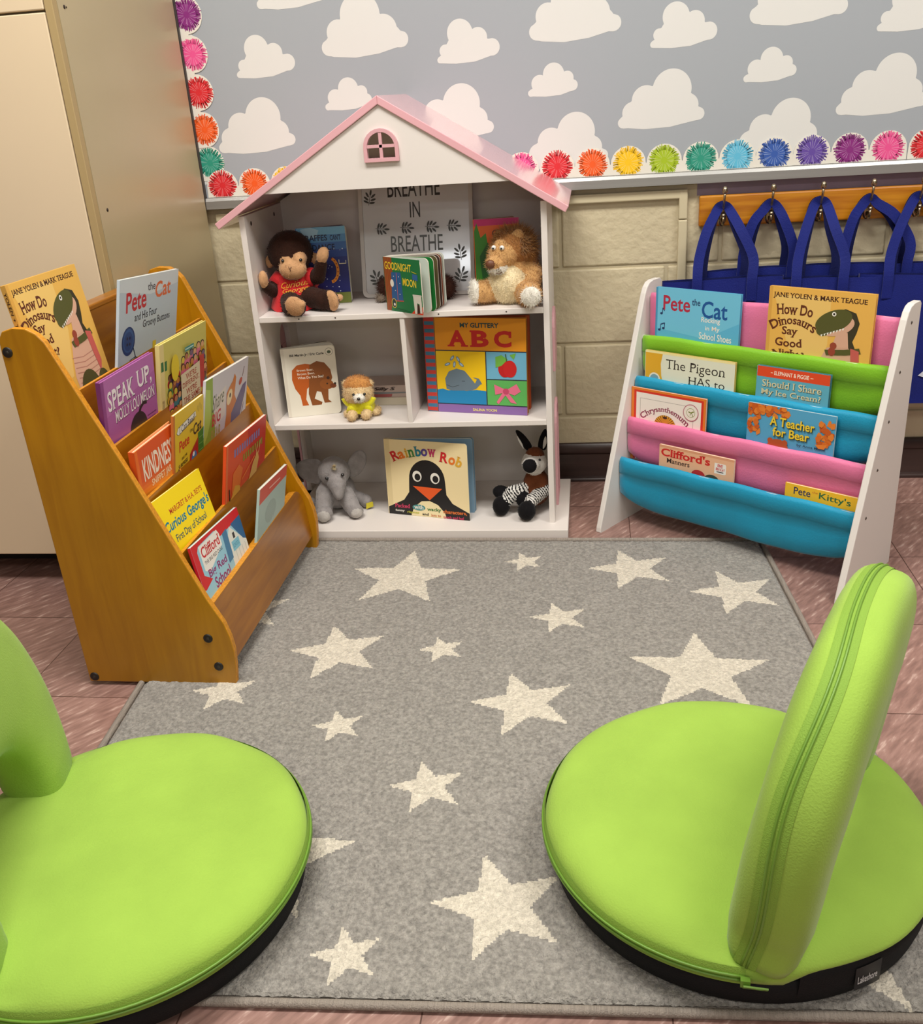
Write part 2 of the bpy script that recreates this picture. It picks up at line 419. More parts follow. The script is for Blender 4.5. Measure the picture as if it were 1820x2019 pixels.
# scalloped paper border: pompon prints
POM = {'red': (214, 40, 48), 'orange': (236, 92, 30), 'yellow': (246, 196, 20), 'lime': (164, 190, 30), 'teal': (42, 148, 124), 'sky': (96, 186, 218),
       'blue': (52, 90, 170), 'violet': (98, 72, 158), 'purple': (134, 40, 122), 'pink': (232, 84, 146)}
ORDER = ['red', 'orange', 'yellow', 'lime', 'teal', 'sky', 'blue', 'violet', 'purple', 'pink']
def border(name_label, cols, pitch, origin, rotated, first_full=True):
    """strip along local x, scallops up local z"""
    o_mat = mat('border_card', (228, 224, 212), 0.55)
    mb = MB(); n = len(cols); h = 0.030; r = 0.043
    # card outline: straight foot, scalloped head
    top = []
    for i in range(n):
        cx = (i+0.5)*pitch
        for k in range(13):
            a = PI-PI*k/12
            x, z = cx+r*1.0*math.cos(a), 0.026+r*math.sin(a)*0.97
            if abs(x-cx) <= pitch/2+1e-6: top.append((x, z))
    outl = [(0, 0), (n*pitch, 0)]+top[::-1]
    mb.plate([outl], (0, 0, 0), (1, 0, 0), (0, 0, 1), (0, 1, 0), 0.0008, o_mat)
    rnd = random.Random(5)
    for i, cn in enumerate(cols):
        c = POM[cn]; dk = tuple(x*0.86 for x in c); lt = tuple(x+(250-x)*0.42 for x in c)
        cx, cz = (i+0.5)*pitch, 0.029
        def ray(a, r0, r1, w0, w1, col, y):
            d = (math.cos(a), math.sin(a)); p = (-d[1], d[0])
            if cz+d[1]*r1 < 0.0012: r1 = (0.0012-cz)/d[1]
            if r1 <= r0: return
            q = []
            for rr, w in ((r0, w0), (r1, w1)):
                for sg in (1, -1): q.append((cx+d[0]*rr+p[0]*w*sg, y, max(0.0004, cz+d[1]*rr+p[1]*w*sg)))
            mb.add(q, [(0, 2, 3, 1)], ink(col))
        mb.add([(cx+0.027*math.cos(2*PI*k/20), -0.0002, max(.0004, cz+0.027*math.sin(2*PI*k/20))) for k in range(20)], [tuple(range(20))[::-1]], ink(c))
        for k in range(78):
            a = 2*PI*(k+rnd.uniform(-.35, .35))/78
            ray(a, 0.0245, 0.0385*rnd.uniform(0.84, 1.03), 0.0013, rnd.uniform(0.0007, 0.0014), c if rnd.random() < 0.72 else dk, -0.0003)
        for k in range(20):
            a = 2*PI*(k+rnd.uniform(-.4, .4))/20
            ray(a, 0.008, 0.033*rnd.uniform(0.6, 1.0), 0.0002, 0.0008, lt, -0.00035)
    o = mb.build('scalloped_border')
    o.location = origin
    if rotated: o.rotation_euler = (0, R(90), 0)     # local x runs downwards, scallops point right
    tag(o, name_label, 'border', 'scalloped pompon border strips round the cloud board')
    return o
border('scalloped border strip of pompons partly hidden behind the pink dollhouse roof', ORDER, 0.0877, (-1.0075, -0.0222, 0.829), False)
border('long scalloped border strip running red to pink above the wall hooks', ORDER, 0.0877, (-0.1290, -0.0222, 0.829), False)
border('scalloped border strip at far right starting with a red pompon', ORDER, 0.0877, (0.7495, -0.0222, 0.829), False)
border('upright scalloped border strip with purple, pink, red and orange pompons beside tall cabinet', ['pink', 'purple', 'violet', 'purple', 'pink', 'red', 'orange'], 0.0885, (-1.018, -0.0222, 0.952+0.0885*7), True)
border('short upright border strip with teal pompon under the orange one', ['teal'], 0.0885, (-1.018, -0.0212, 0.959), True)

# ------------------------------------------------------------------ tall cabinet at the left
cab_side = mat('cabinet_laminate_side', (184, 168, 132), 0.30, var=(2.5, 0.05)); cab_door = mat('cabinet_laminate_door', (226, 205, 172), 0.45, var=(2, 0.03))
cab_edge = mat('cabinet_edge', (176, 152, 106), 0.5)
cab = thing('storage_cabinet', 'tall beige laminate storage cabinet in the left corner behind the wooden book rack', 'cabinet', (-1.4, -0.316, 0))
def cabbox(x0, x1, y0, y1, z0, z1, m): 
    mb = MB(); mb.box((x0+1.4, y0+0.316, z0), (x1+1.4, y1+0.316, z1), m); return mb
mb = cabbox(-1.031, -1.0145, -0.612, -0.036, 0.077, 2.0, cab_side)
for (y, z) in ((-.578, .862), (-.588, 1.244), (-.580, 1.244)):
    mb.tube([(-1.0146+1.4, y+.316, z), (-1.0138+1.4, y+.316, z)], 0.0038 if y != -.58 else .0018, mat('dark_hole', (45, 30, 22), 0.7), 10, M=None)
part(mb, 'side_panel', cab)
part(cabbox(-1.031, -1.0145, -0.633, -0.614, 0.077, 2.0, cab_edge), 'edge_strip', cab, bevel=0.001)
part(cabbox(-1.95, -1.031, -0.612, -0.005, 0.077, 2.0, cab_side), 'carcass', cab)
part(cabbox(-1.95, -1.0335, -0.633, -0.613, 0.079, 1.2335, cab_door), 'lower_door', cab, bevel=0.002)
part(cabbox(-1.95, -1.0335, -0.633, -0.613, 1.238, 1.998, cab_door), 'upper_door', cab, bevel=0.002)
part(cabbox(-1.95, -1.03, -0.50, -0.02, 0.0, 0.077, mat('toe_kick', (30, 24, 20), 0.8)), 'toe_kick', cab)

# ------------------------------------------------------------------ rug
STARS = [(-.4444,-.6200,.139,-19),(-.1659,-.5393,.050,0.5),(.0834,-.5751,.101,-1),(.3023,-.6843,.101,0),(-.0759,-.8004,.065,-1),(-.5218,-.9428,.106,0),(-.3087,-.9311,.050,2.5),
 (-.1317,-1.1102,.103,0),(-.4599,-1.1915,.050,2),(-.2725,-1.3467,.066,0),(.1950,-.9968,.139,-19),(-.7120,-1.0921,.066,0),(-.4909,-1.5165,.136,-18),(-.1336,-1.5864,.100,0.4),
 (-.3285,-1.6828,.050,2),(.290,-1.600,.139,-19),(-.770,-.785,.100,0),(-.80,-.52,.066,0),(-.74,-1.69,.066,0)]
def in_star(x, y):
    for cx, cy, rr, rot in STARS:
        dx, dy = x-cx, y-cy; d = math.hypot(dx, dy)
        if d > rr: continue
        if d < rr*0.40: return True
        a = (math.degrees(math.atan2(dy, dx))-180-rot) % 72
        a = R(min(a, 72-a))
        ri = 0.415                      # ratio of the notches to the tips
        x0, y0 = 1, 0; x1, y1 = ri*math.cos(R(36)), ri*math.sin(R(36))
        px, py = d/rr*math.cos(a), d/rr*math.sin(a)
        if (x1-x0)*(py-y0)-(y1-y0)*(px-x0) >= 0: return True
    return False
RQ = [Vector((-.845, -1.782, 0)), Vector((.484, -1.722, 0)), Vector((.401, -.412, 0)), Vector((-.950, -.400, 0))]
def rq(u, v): return RQ[0]*(1-u)*(1-v)+RQ[1]*u*(1-v)+RQ[2]*u*v+RQ[3]*(1-u)*v
def rug():
    t = thing('area_rug', 'grey rug with cream stars on the classroom floor', 'rug', (0, 0, 0))
    g = mat('rug_pile_grey', (154, 149, 142), 0.95, bump=(210, 1.0, 3, 0.006), var=(150, 0.36), sheen=0.25, spec=0.1)
    w = mat('rug_pile_cream', (216, 207, 190), 0.95, bump=(210, 1.0, 3, 0.006), var=(150, 0.22), sheen=0.25, spec=0.1)
    nu, nv = 340, 338; b = 0.011
    mb = MB(); gi, wi = mb.mi(g), mb.mi(w); rnd = random.Random(3)
    for j in range(nv+1):
        for i in range(nu+1):
            u, v = b+(1-2*b)*i/nu, b+(1-2*b)*j/nv; p = rq(u, v)
            ed = min(i, j, nu-i, nv-j)
            z = 0.0105+0.0020*noise.noise(p*150)+0.0010*noise.noise(p*60)+rnd.uniform(-.0005, .0005)
            if ed < 2: z -= 0.002*(2-ed)
            mb.v.append((p.x+rnd.uniform(-.0006, .0006), p.y+rnd.uniform(-.0006, .0006), z))
    for j in range(nv):
        for i in range(nu):
            a = j*(nu+1)+i; mb.f.append([a, a+1, a+nu+2, a+nu+1]); mb.sm.append(True)
            u, v = b+(1-2*b)*(i+.5)/nu, b+(1-2*b)*(j+.5)/nv; p = rq(u, v)
            mb.m.append(wi if in_star(p.x, p.y) else gi)
    mb.build('pile', t)
    bm_ = mat('rug_binding', (150, 140, 130), 0.9, bump=(500, 0.8), var=(160, 0.2, (3, .2, 1)), spec=0.1)
    mb = MB(); path = []
    for k in range(4):
        for i in range(20):
            f = i/20; uv = [(f, 0), (1, f), (1-f, 1), (0, 1-f)][k]; p = rq(0.004+.992*uv[0], .004+.992*uv[1]); path.append((p.x, p.y, 0.0062))
    mb.tube(path, 0.0062, bm_, 8, closed=True); mb.build('binding', t)
    mb = MB(); q = [rq(*c) for c in ((.006, .006), (.994, .006), (.994, .994), (.006, .994))]
    mb.add([(p.x, p.y, 0.003) for p in q], [(0, 1, 2, 3)], bm_); mb.build('backing', t)
rug()
# ------------------------------------------------------------------ wooden book rack
def wood_mat(name, c, dark, scale=(1.2, 14, 14), rough=0.32):
    m = bpy.data.materials.new(name); m.use_nodes = True; nt = m.node_tree; b = nt.nodes['Principled BSDF']; L = nt.links.new
    tc = nt.nodes.new('ShaderNodeTexCoord'); mp = nt.nodes.new('ShaderNodeMapping'); mp.inputs['Scale'].default_value = scale; L(tc.outputs['Object'], mp.inputs[0])
    n = nt.nodes.new('ShaderNodeTexNoise'); n.inputs['Scale'].default_value = 4; n.inputs['Detail'].default_value = 6; n.inputs['Distortion'].default_value = 0.6; L(mp.outputs[0], n.inputs['Vector'])
    r = nt.nodes.new('ShaderNodeValToRGB'); r.color_ramp.elements[0].position = 0.36; r.color_ramp.elements[0].color = rgba(dark); r.color_ramp.elements[1].position = 0.66; r.color_ramp.elements[1].color = rgba(c)
    L(n.outputs[0], r.inputs[0])
    n2 = nt.nodes.new('ShaderNodeTexNoise'); n2.inputs['Scale'].default_value = 3.5; n2.inputs['Detail'].default_value = 3; L(tc.outputs['Object'], n2.inputs['Vector'])
    r2 = nt.nodes.new('ShaderNodeValToRGB'); r2.color_ramp.elements[0].position = 0.35; r2.color_ramp.elements[0].color = (.80, .80, .80, 1); r2.color_ramp.elements[1].position = 0.7; r2.color_ramp.elements[1].color = (1, 1, 1, 1)
    L(n2.outputs[0], r2.inputs[0])
    mx = nt.nodes.new('ShaderNodeMixRGB'); mx.blend_type = 'MULTIPLY'; mx.inputs[0].default_value = 1; L(r.outputs[0], mx.inputs[1]); L(r2.outputs[0], mx.inputs[2])
    L(mx.outputs[0], b.inputs['Base Color']); b.inputs['Roughness'].default_value = rough; b.inputs['Coat Weight'].default_value = 0.25; b.inputs['Coat Roughness'].default_value = 0.2
    MATS[name] = m; return m
ply = wood_mat('varnished_birch_side', (188, 130, 10), (176, 118, 5), (14, 14, 1.3)); ply2 = wood_mat('varnished_birch_shaded', (172, 108, 8), (150, 88, 3), (14, 1.2, 14)); ply_edge = mat('plywood_edge', (206, 138, 34), 0.5, var=(200, 0.25, (1, 1, 1)))  # boards between the sides: darker copy of the birch, shade put into the colour
WX, WY, WZ = -0.85, -0.745, 0.008
rack = thing('book_rack', 'honey coloured wooden five-tier book rack standing on the left edge of the rug', 'book rack', (WX, WY, WZ))
outline = [(-1.003, 0), (-.697, 0), (-.692, .04), (-.690, .075), (-.693, .105), (-.701, .136), (-.725, .186), (-.835, .463), (-.922, .670), (-.930, .688), (-.942, .702), (-.958, .711), (-.985, .713), (-1.003, .708), (-1.012, .695), (-1.013, .67)]
def wl(x, y, z): return (x-WX, y-WY, z)
for y0, th_ in ((-1.063, .014), (-0.460, .020)):
    mb = MB(); mb.plate([outline], wl(0, y0, 0), (1, 0, 0), (0, 0, 1), (0, 1, 0), th_, ply, ply_edge)
    part(mb, 'side_panel', rack, bevel=0.002)
dk = mat('bolt_black', (28, 22, 18), 0.5)
for (x, z) in ((-1.001, .672), (-.991, .012), (-.738, .103), (-.727, .040)):
    mb = MB(); M = Matrix.Translation(wl(x, -1.0635, z)) @ Matrix.Rotation(R(90), 4, 'X')
    mb.lathe([(0, .0016), (.0075, .0016), (.0092, .0006), (.0095, -.001), (.0045, -.001)], dk, 20, M)
    mb.lathe([(0, .0019), (.003, .0019), (.0035, .0014)], mat('bolt_socket', (70, 66, 60), 0.4, metal=.6), 6, M)
    part(mb, 'bolt', rack, recalc=False)
mb = MB(); mb.box(wl(-.981, -1.0485, .02), wl(-.971, -.4605, .693), ply2); part(mb, 'back_panel', rack, bevel=0.002)
mb = MB(); mb.box(wl(-1.004, -1.0485, .688), wl(-.970, -.4605, .700), ply2); part(mb, 'top_rail', rack, bevel=0.003)
tz = [.595, .49, .388, .277]; fl = [.485, .38, .278, .167, .064]
sx = lambda z: -.94+(.70-z)*.423
LB = R(6)
def slab(xt, zt, zb, th, y0, y1, m, name, rnd=0.0):
    """board whose top front edge is at (xt,zt), leaning back"""
    h = (zt-zb)/math.cos(LB)
    O = Vector(wl(xt-0.003, y0, zt)); V = Vector((math.sin(LB), 0, -math.cos(LB))); U = Vector((0, 1, 0)); N = Vector((-math.cos(LB), 0, -math.sin(LB)))
    w = y1-y0; o = [(0, 0)]+([(w, 0)] if not rnd else [(w-rnd*math.cos(a)*1.0, rnd-rnd*math.sin(a)) for a in [R(q) for q in (90, 70, 50, 30, 10, 0)]])+[(w, h), (0, h)]
    if rnd: o = [(0, 0)]+[(w-rnd+rnd*math.cos(R(a)), rnd-rnd*math.sin(R(a))) for a in (90, 72, 54, 36, 18, 0)]+[(w, h), (0, h)]
    mb = MB(); mb.plate([o], O, U, V, N, th, m, ply_edge); return part(mb, name, rack, bevel=0.0012)
for i, z in enumerate(tz):
    slab(sx(z), z, fl[i+1]-.0, .008, -1.0485, -.4615, ply2, 'tier_board')
slab(sx(.174)+.002, .174, .036, .018, -1.0485, -.4615, ply2, 'front_board', rnd=0.05)
for i, z in enumerate(fl):
    x1 = sx(tz[i])-.004+math.sin(LB)*.1 if i < 4 else -.722
    x0 = -.971 if i == 0 else sx(tz[i-1])-.002
    mb = MB(); mb.box(wl(x0, -1.0485, z-.008), wl(x1, -.4615, z), ply2); part(mb, 'pocket_floor', rack)

# ------------------------------------------------------------------ dollhouse bookcase
HX, HY = -0.4565, -0.21
wht = mat('white_laminate', (226, 218, 212), 0.42, var=(3, 0.02)); pnk = mat('pink_paint', (226, 172, 179), 0.20, coat=0.6); pnk_d = mat('pink_trim', (216, 164, 170), 0.45)
house = thing('dollhouse_bookcase', 'white dollhouse-shaped bookcase with a pink roof against the back wall', 'bookcase', (HX, HY, 0.0))
def hl(x, y, z): return (x-HX, y-HY, z)
def hbox(x0, x1, y0, y1, z0, z1, m, name, bevel=0.0015):
    mb = MB(); mb.box(hl(x0, y0, z0), hl(x1, y1, z1), m); return part(mb, name, house, bevel=bevel)
hbox(-.848, -.066, -.398, -.056, 0.0, .027, wht, 'base')
def arch(cy, z0, w, h, n=12):
    r = w/2; return [(cy-r, z0), (cy+r, z0)]+[(cy+r*math.cos(PI*k/n), z0+h-r+r*math.sin(PI*k/n)) for k in range(n+1)]
def oval(cy, cz, ry, rz, n=20): return [(cy+ry*math.cos(2*PI*k/n), cz+rz*math.sin(2*PI*k/n)) for k in range(n)]
YB, YF = -.060, -.353
def gable_side(left):
    zt = .811
    holes = [arch(-.175, .40, .085, .125), arch(-.175, .0275, .105, .26)]
    out = [(YF, .0275), (YB, .0275), (YB, zt), (YF, zt)]
    x = -.813 if left else -.1135
    mb = MB(); mb.plate([out]+([holes[0], holes[1]] if left else []), hl(x, 0, 0), (0, 1, 0), (0, 0, 1), (1, 0, 0), .0135, wht)
    sp = part(mb, 'side_panel', house)
    xo = -.8195 if left else -.0998
    for (cy, z0, w, h) in ((-.175, .40, .085, .125), (-.175, .0275, .105, .26)):
        fr_ = [arch(cy, z0-.012 if z0 > .1 else z0, w+.026, h+.026 if z0 > .1 else h+.014)]
        if z0 < .1: fr_.append(arch(cy, z0+.001, w-.004, h-.003))
        mb = MB(); mb.plate(fr_, hl(xo, 0, 0), (0, 1, 0), (0, 0, 1), (1, 0, 0), .006, pnk_d)
        if z0 > .1:
            xi = xo+(.0055 if left else -.0015)
            mb.box(hl(xi, cy-.004, z0), hl(xi+.002, cy+.004, z0+h), pnk_d); mb.box(hl(xi, cy-w/2+.002, z0+.055), hl(xi+.002, cy+w/2-.002, z0+.063), pnk_d)
        part(mb, 'window_frame' if z0 > .1 else 'door_frame', house)
gable_side(True); gable_side(False)
hbox(-.7995, -.1135, YF, YB, .287, .301, wht, 'shelf'); hbox(-.7995, -.1135, YF, YB, .561, .575, wht, 'shelf')
hbox(-.4555, -.4435, YF+.002, YB, .301, .561, wht, 'divider')
mb = MB(); mb.plate([[(-.7995, .0275), (-.1135, .0275), (-.1135, .815), (-.22, .875), (-.69, .875), (-.7995, .815)]], hl(0, YB-.006, 0), (1, 0, 0), (0, 0, 1), (0, 1, 0), .0055, wht); part(mb, 'back_panel', house)
# roof: 32 degree slabs meeting at the ridge
ang = math.atan2(1.049-.800, .4565-.05); AX = -.4565
sl = math.hypot(.4065, .249)
for sgn in (-1, 1):
    U = Vector((sgn*math.cos(ang), 0, -math.sin(ang))); N = Vector((-sgn*math.sin(ang), 0, -math.cos(ang)))
    th = .0155
    mb = MB(); O = Vector(hl(AX, -.378, 1.049))
    # bevelled at the ridge so the slabs butt
    o = [(0, 0), (sl, 0), (sl, th), (th*math.tan(ang), th)]
    mb.plate([o], O, U, N, (0, 1, 0), .368, pnk); part(mb, 'roof_slab', house, bevel=0.0015)
# gable front with arched window
inz = lambda x: 1.049-.0155/math.cos(ang)-abs(x-AX)*math.tan(ang)
zb = .859; xw = (inz(AX)-zb)/math.tan(ang)
wx0, wx1, wz0, wz1 = -.489, -.425, .921, .976
cwx = (wx0+wx1)/2
def wpane(x0, x1, z0, z1): return [(x0, z0), (x1, z0), (x1, z1), (x0, z1)]
mb = MB(); gout = [(AX-xw, zb), (AX+xw, zb), (AX, inz(AX)-.0005)]
hole = arch(cwx, wz0, wx1-wx0, wz1-wz0)
mb.plate([gout, hole], hl(0, -.372, 0), (1, 0, 0), (0, 0, 1), (0, 1, 0), .012, wht); part(mb, 'gable_panel', house)
mb = MB(); mb.plate([arch(cwx, wz0-.007, wx1-wx0+.014, wz1-wz0+.014), arch(cwx, wz0+.001, wx1-wx0-.002, wz1-wz0-.002)], hl(0, -.380, 0), (1, 0, 0), (0, 0, 1), (0, 1, 0), .008, pnk_d)
mb.box(hl(cwx-.0035, -.379, wz0), hl(cwx+.0035, -.373, wz1), pnk_d); mb.box(hl(wx0, -.379, wz0+.022), hl(wx1, -.373, wz0+.0285), pnk_d)
part(mb, 'gable_window', house, bevel=0.001)
mb = MB(); mb.plate([[(AX-xw, zb), (AX+xw, zb), (AX, inz(AX)-.0005)]], hl(0, -.072, 0), (1, 0, 0), (0, 0, 1), (0, 1, 0), .006, wht); part(mb, 'rear_gable', house)
hs = mat('screw_dark', (60, 46, 40), 0.5)
for (x, y, z) in ((-.7993, -.31, .79), (-.7993, -.13, .79)):
    mb = MB(); mb.lathe([(0, .001), (.004, .0008), (.0055, 0)], hs, 12, Matrix.Translation(hl(x, y, z)) @ Matrix.Rotation(R(90), 4, 'Y')); part(mb, 'screw', house)
for (x, z) in ((-.7, .568), (-.61, .568), (-.36, .568), (-.20, .568)):
    mb = MB(); mb.lathe([(0, .0006), (.0018, .0004), (.002, 0)], hs, 8, Matrix.Translation(hl(x, YF, z)) @ Matrix.Rotation(R(90), 4, 'X')); part(mb, 'screw', house)

# ------------------------------------------------------------------ white rack with fabric slings
e1 = Vector((.80534789, -.59280247, 0)); n1 = Vector((.59280247, .80534789, 0)); O1 = Vector((.014, -.361, 0)); WD = .6022
MR = Matrix((e1, n1, Vector((0, 0, 1)))).transposed().to_4x4(); MR.translation = O1+e1*(WD/2)+n1*.13
srack = thing('sling_book_rack', 'white book rack with pink, green and blue fabric slings beside the dollhouse bookcase', 'book rack', M=MR)
def sl_(s, n, z): return (s-WD/2, n-.13, z)
wp = mat('white_panel', (224, 218, 212), 0.45)
prof = [(0, 0), (.005, 0), (.26, 0), (.262, .59), (.255, .596), (.222, .596), (.207, .592), (.197, .583), (.189, .568), (.002, .012)]
RODS = [(.217, .558), (.185, .462), (.155, .364), (.123, .267), (.089, .170)]
for s0 in (-.0145, WD):
    mb = MB(); mb.plate([prof], sl_(s0, 0, 0), (0, 1, 0), (0, 0, 1), (1, 0, 0), .0145, wp); part(mb, 'side_panel', srack, bevel=0.0022)
scr = mat('screw_steel', (120, 112, 104), 0.35, metal=.8)
for (n, z) in RODS:
    mb = MB(); MM = Matrix.Translation(sl_(WD+.0147, n, z)) @ Matrix.Rotation(R(90), 4, 'Y')
    mb.lathe([(0, .0012), (.0022, .001), (.0036, .0)], scr, 12, MM); mb.lathe([(0, .0014), (.0012, .0014)], hs, 6, MM); part(mb, 'screw', srack)
def fabric(name, c): return mat(name, c, 0.62, bump=(260, 0.25, 2), var=(9, 0.08), sheen=0.2)
FP, FG, FB = fabric('sling_pink', (226, 118, 160)), fabric('sling_green', (126, 188, 28)), fabric('sling_blue', (8, 150, 190))
def sling(k, m):
    n0, z0 = RODS[k]; rr = .0085
    depth = .118 if k < 4 else .124
    front = k == 4
    prof = []
    if k == 0:      # rear-most: a plain back cloth
        prof = [(n0+rr, z0-.02), (n0+rr, z0), (n0+rr*.7, z0+rr*.7), (n0, z0+rr), (n0-rr*.7, z0+rr*.7), (n0-rr, z0), (n0-rr, z0-.03), (n0-rr+.001, z0-.08), (n0-rr+.003, z0-.16), (n0-rr+.006, z0-.24)]
    else:           # pocket: over the rod, down the front, under and up to the cloth behind
        zb = z0-depth
        prof = [(n0+rr, z0-.034), (n0+rr, z0), (n0+rr*.7, z0+rr*.7), (n0, z0+rr), (n0-rr*.7, z0+rr*.7), (n0-rr, z0), (n0-rr-.0012, z0-.030), (n0-rr+.0008, z0-.0315), (n0-rr+.001, z0-.06), (n0-rr+.002, z0-.085), (n0-rr+.006, zb+.010), (n0-rr+.016, zb), (n0+.02, zb-.001), (n0+.038, zb+.02), (n0+.045, zb+.06)]
    rings = []; ns = 33; rnd = random.Random(k)
    ph = [rnd.uniform(0, 6) for _ in range(4)]
    for i in range(ns):
        s = .002+(WD-.004)*i/(ns-1); f = i/(ns-1); e = min(f, 1-f)
        ring = []
        for j, (n, z) in enumerate(prof):
            hang = max(0, (z0-z)/.12); pull = math.exp(-e*16)
            dn = .0022*math.sin(9*f+ph[0]+z*8)*hang+.0009*math.sin(31*f+ph[1]+z*25)*hang
            dz = .0012*math.sin(22*f+ph[2]) if j < 9 else .001*math.sin(15*f+ph[3])
            if k and z < z0-.04: dz += pull*.030*hang
            ring.append(sl_(s, n-dn, z+dz))
        rings.append(ring)
    mb = MB(); mb.loft(rings, m, closed_u=False, caps=False); o = part(mb, 'fabric_sling', srack)
    so = o.modifiers.new('solid', 'SOLIDIFY'); so.thickness = .0012; so.offset = 0
    o['label'] = {0: 'topmost pink cloth behind the top tier', 1: 'green fabric pocket', 2: 'upper blue fabric pocket', 3: 'pink fabric pocket', 4: 'lowest blue fabric pocket'}[k]
    mb = MB(); mb.tube([sl_(.0, n0, z0), sl_(WD, n0, z0)], .0075, wp, 10); part(mb, 'rod', srack)
for k, m in enumerate((FP, FG, FB, FP, FB)): sling(k, m)

# ------------------------------------------------------------------ coat rack and tote bags
coat = thing('coat_rack', 'orange varnished wooden coat rack with five metal hooks under the cloud board', 'coat rack', (0.66, 0, 0.73))
cw = wood_mat('varnished_pine', (214, 142, 30), (184, 108, 14), (1.1, 14, 16))
mb = MB(); mb.box((.267-.66, -.017, .693-.73), (1.10-.66, -.0, .768-.73), cw); part(mb, 'board', coat, bevel=0.004)
nik = mat('nickel_brass', (176, 160, 132), 0.25, metal=0.95)
HK = [.323, .438, .555, .671, .785]
for hx in HK:
    x = hx-.66; mb = MB()
    mb.lathe([(0, .004), (.007, .0035), (.0105, .0015), (.0115, 0)], nik, 20, Matrix.Translation((x, -.017, -.014)) @ Matrix.Rotation(R(90), 4, 'X') @ Matrix.Scale(2.0, 4, (0, 1, 0)))
    mb.tube([(x, -.019, -.006), (x, -.032, .002), (x, -.046, .016), (x, -.055, .034), (x, -.058, .045)], [.004, .0038, .0034, .0030, .003], nik, 8)
    mb.tube([(x, -.019, -.020), (x, -.030, -.030), (x, -.040, -.030), (x, -.046, -.020), (x, -.047, -.012)], [.004, .0036, .0034, .003, .003], nik, 8)
    hk = part(mb, 'hook', coat)
    mb = MB(); mb.ball((x, -.058, .053), (.0068, .0068, .0095), nik); part(mb, 'hook_ball', hk)
    mb = MB(); mb.ball((x, -.047, -.008), .0052, nik); part(mb, 'hook_ball', hk)
nav = mat('navy_nonwoven', (10, 27, 112), 0.72, bump=(420, 0.5, 2), var=(12, 0.15), sheen=0.3, spec=0.3); nav2 = mat('navy_nonwoven_edge', (7, 18, 78), 0.75, bump=(420, 0.5, 2), spec=0.3)
def ribbon(mb, pts, w, m):
    n = len(pts); A = []; B = []
    P = [Vector(p) for p in pts]
    for i in range(n):
        t = (P[min(i+1, n-1)]-P[max(i-1, 0)]).normalized(); yv = Vector((0, 1, 0)); sd = t.cross(yv).normalized()
        ww = w if not isinstance(w, (list, tuple)) else w[i]
        A.append(P[i]+sd*ww/2); B.append(P[i]-sd*ww/2)
    mb.add(A+B, [(i, i+1, n+i+1, n+i) for i in range(n-1)], m, False)
def smooth_path(pts, k=5):
    P = [Vector(p) for p in pts]; out = []
    for i in range(len(P)-1):
        p0, p1, p2, p3 = P[max(i-1, 0)], P[i], P[i+1], P[min(i+2, len(P)-1)]
        for j in range(k):
            t = j/k
            out.append(0.5*((2*p1)+(p2-p0)*t+(2*p0-5*p1+4*p2-p3)*t*t+(3*p1-p0-3*p2+p3)*t**3))
    out.append(P[-1]); return out
BAGS = [  # hook, centre x, width, front y, back y, top z, label, handle feet, drop of the handle top
 (0, .321, .296, -.112, -.072, .577, 'navy tote bag hanging from the leftmost hook of the coat rack', (.258, .390), .052),
 (1, .438, .310, -.062, -.030, .590, 'navy tote bag hanging from the second hook from the left', (.372, .492), .046),
 (2, .556, .297, -.116, -.076, .570, 'navy tote bag hanging from the middle hook of the coat rack', (.495, .606), .052),
 (3, .671, .300, -.066, -.034, .592, 'navy tote bag hanging from the fourth hook from the left', (.612, .765), .052),
 (4, .800, .300, -.110, -.070, .570, 'navy tote bag with white print hanging from the rightmost hook', (.712, .860), .046)]
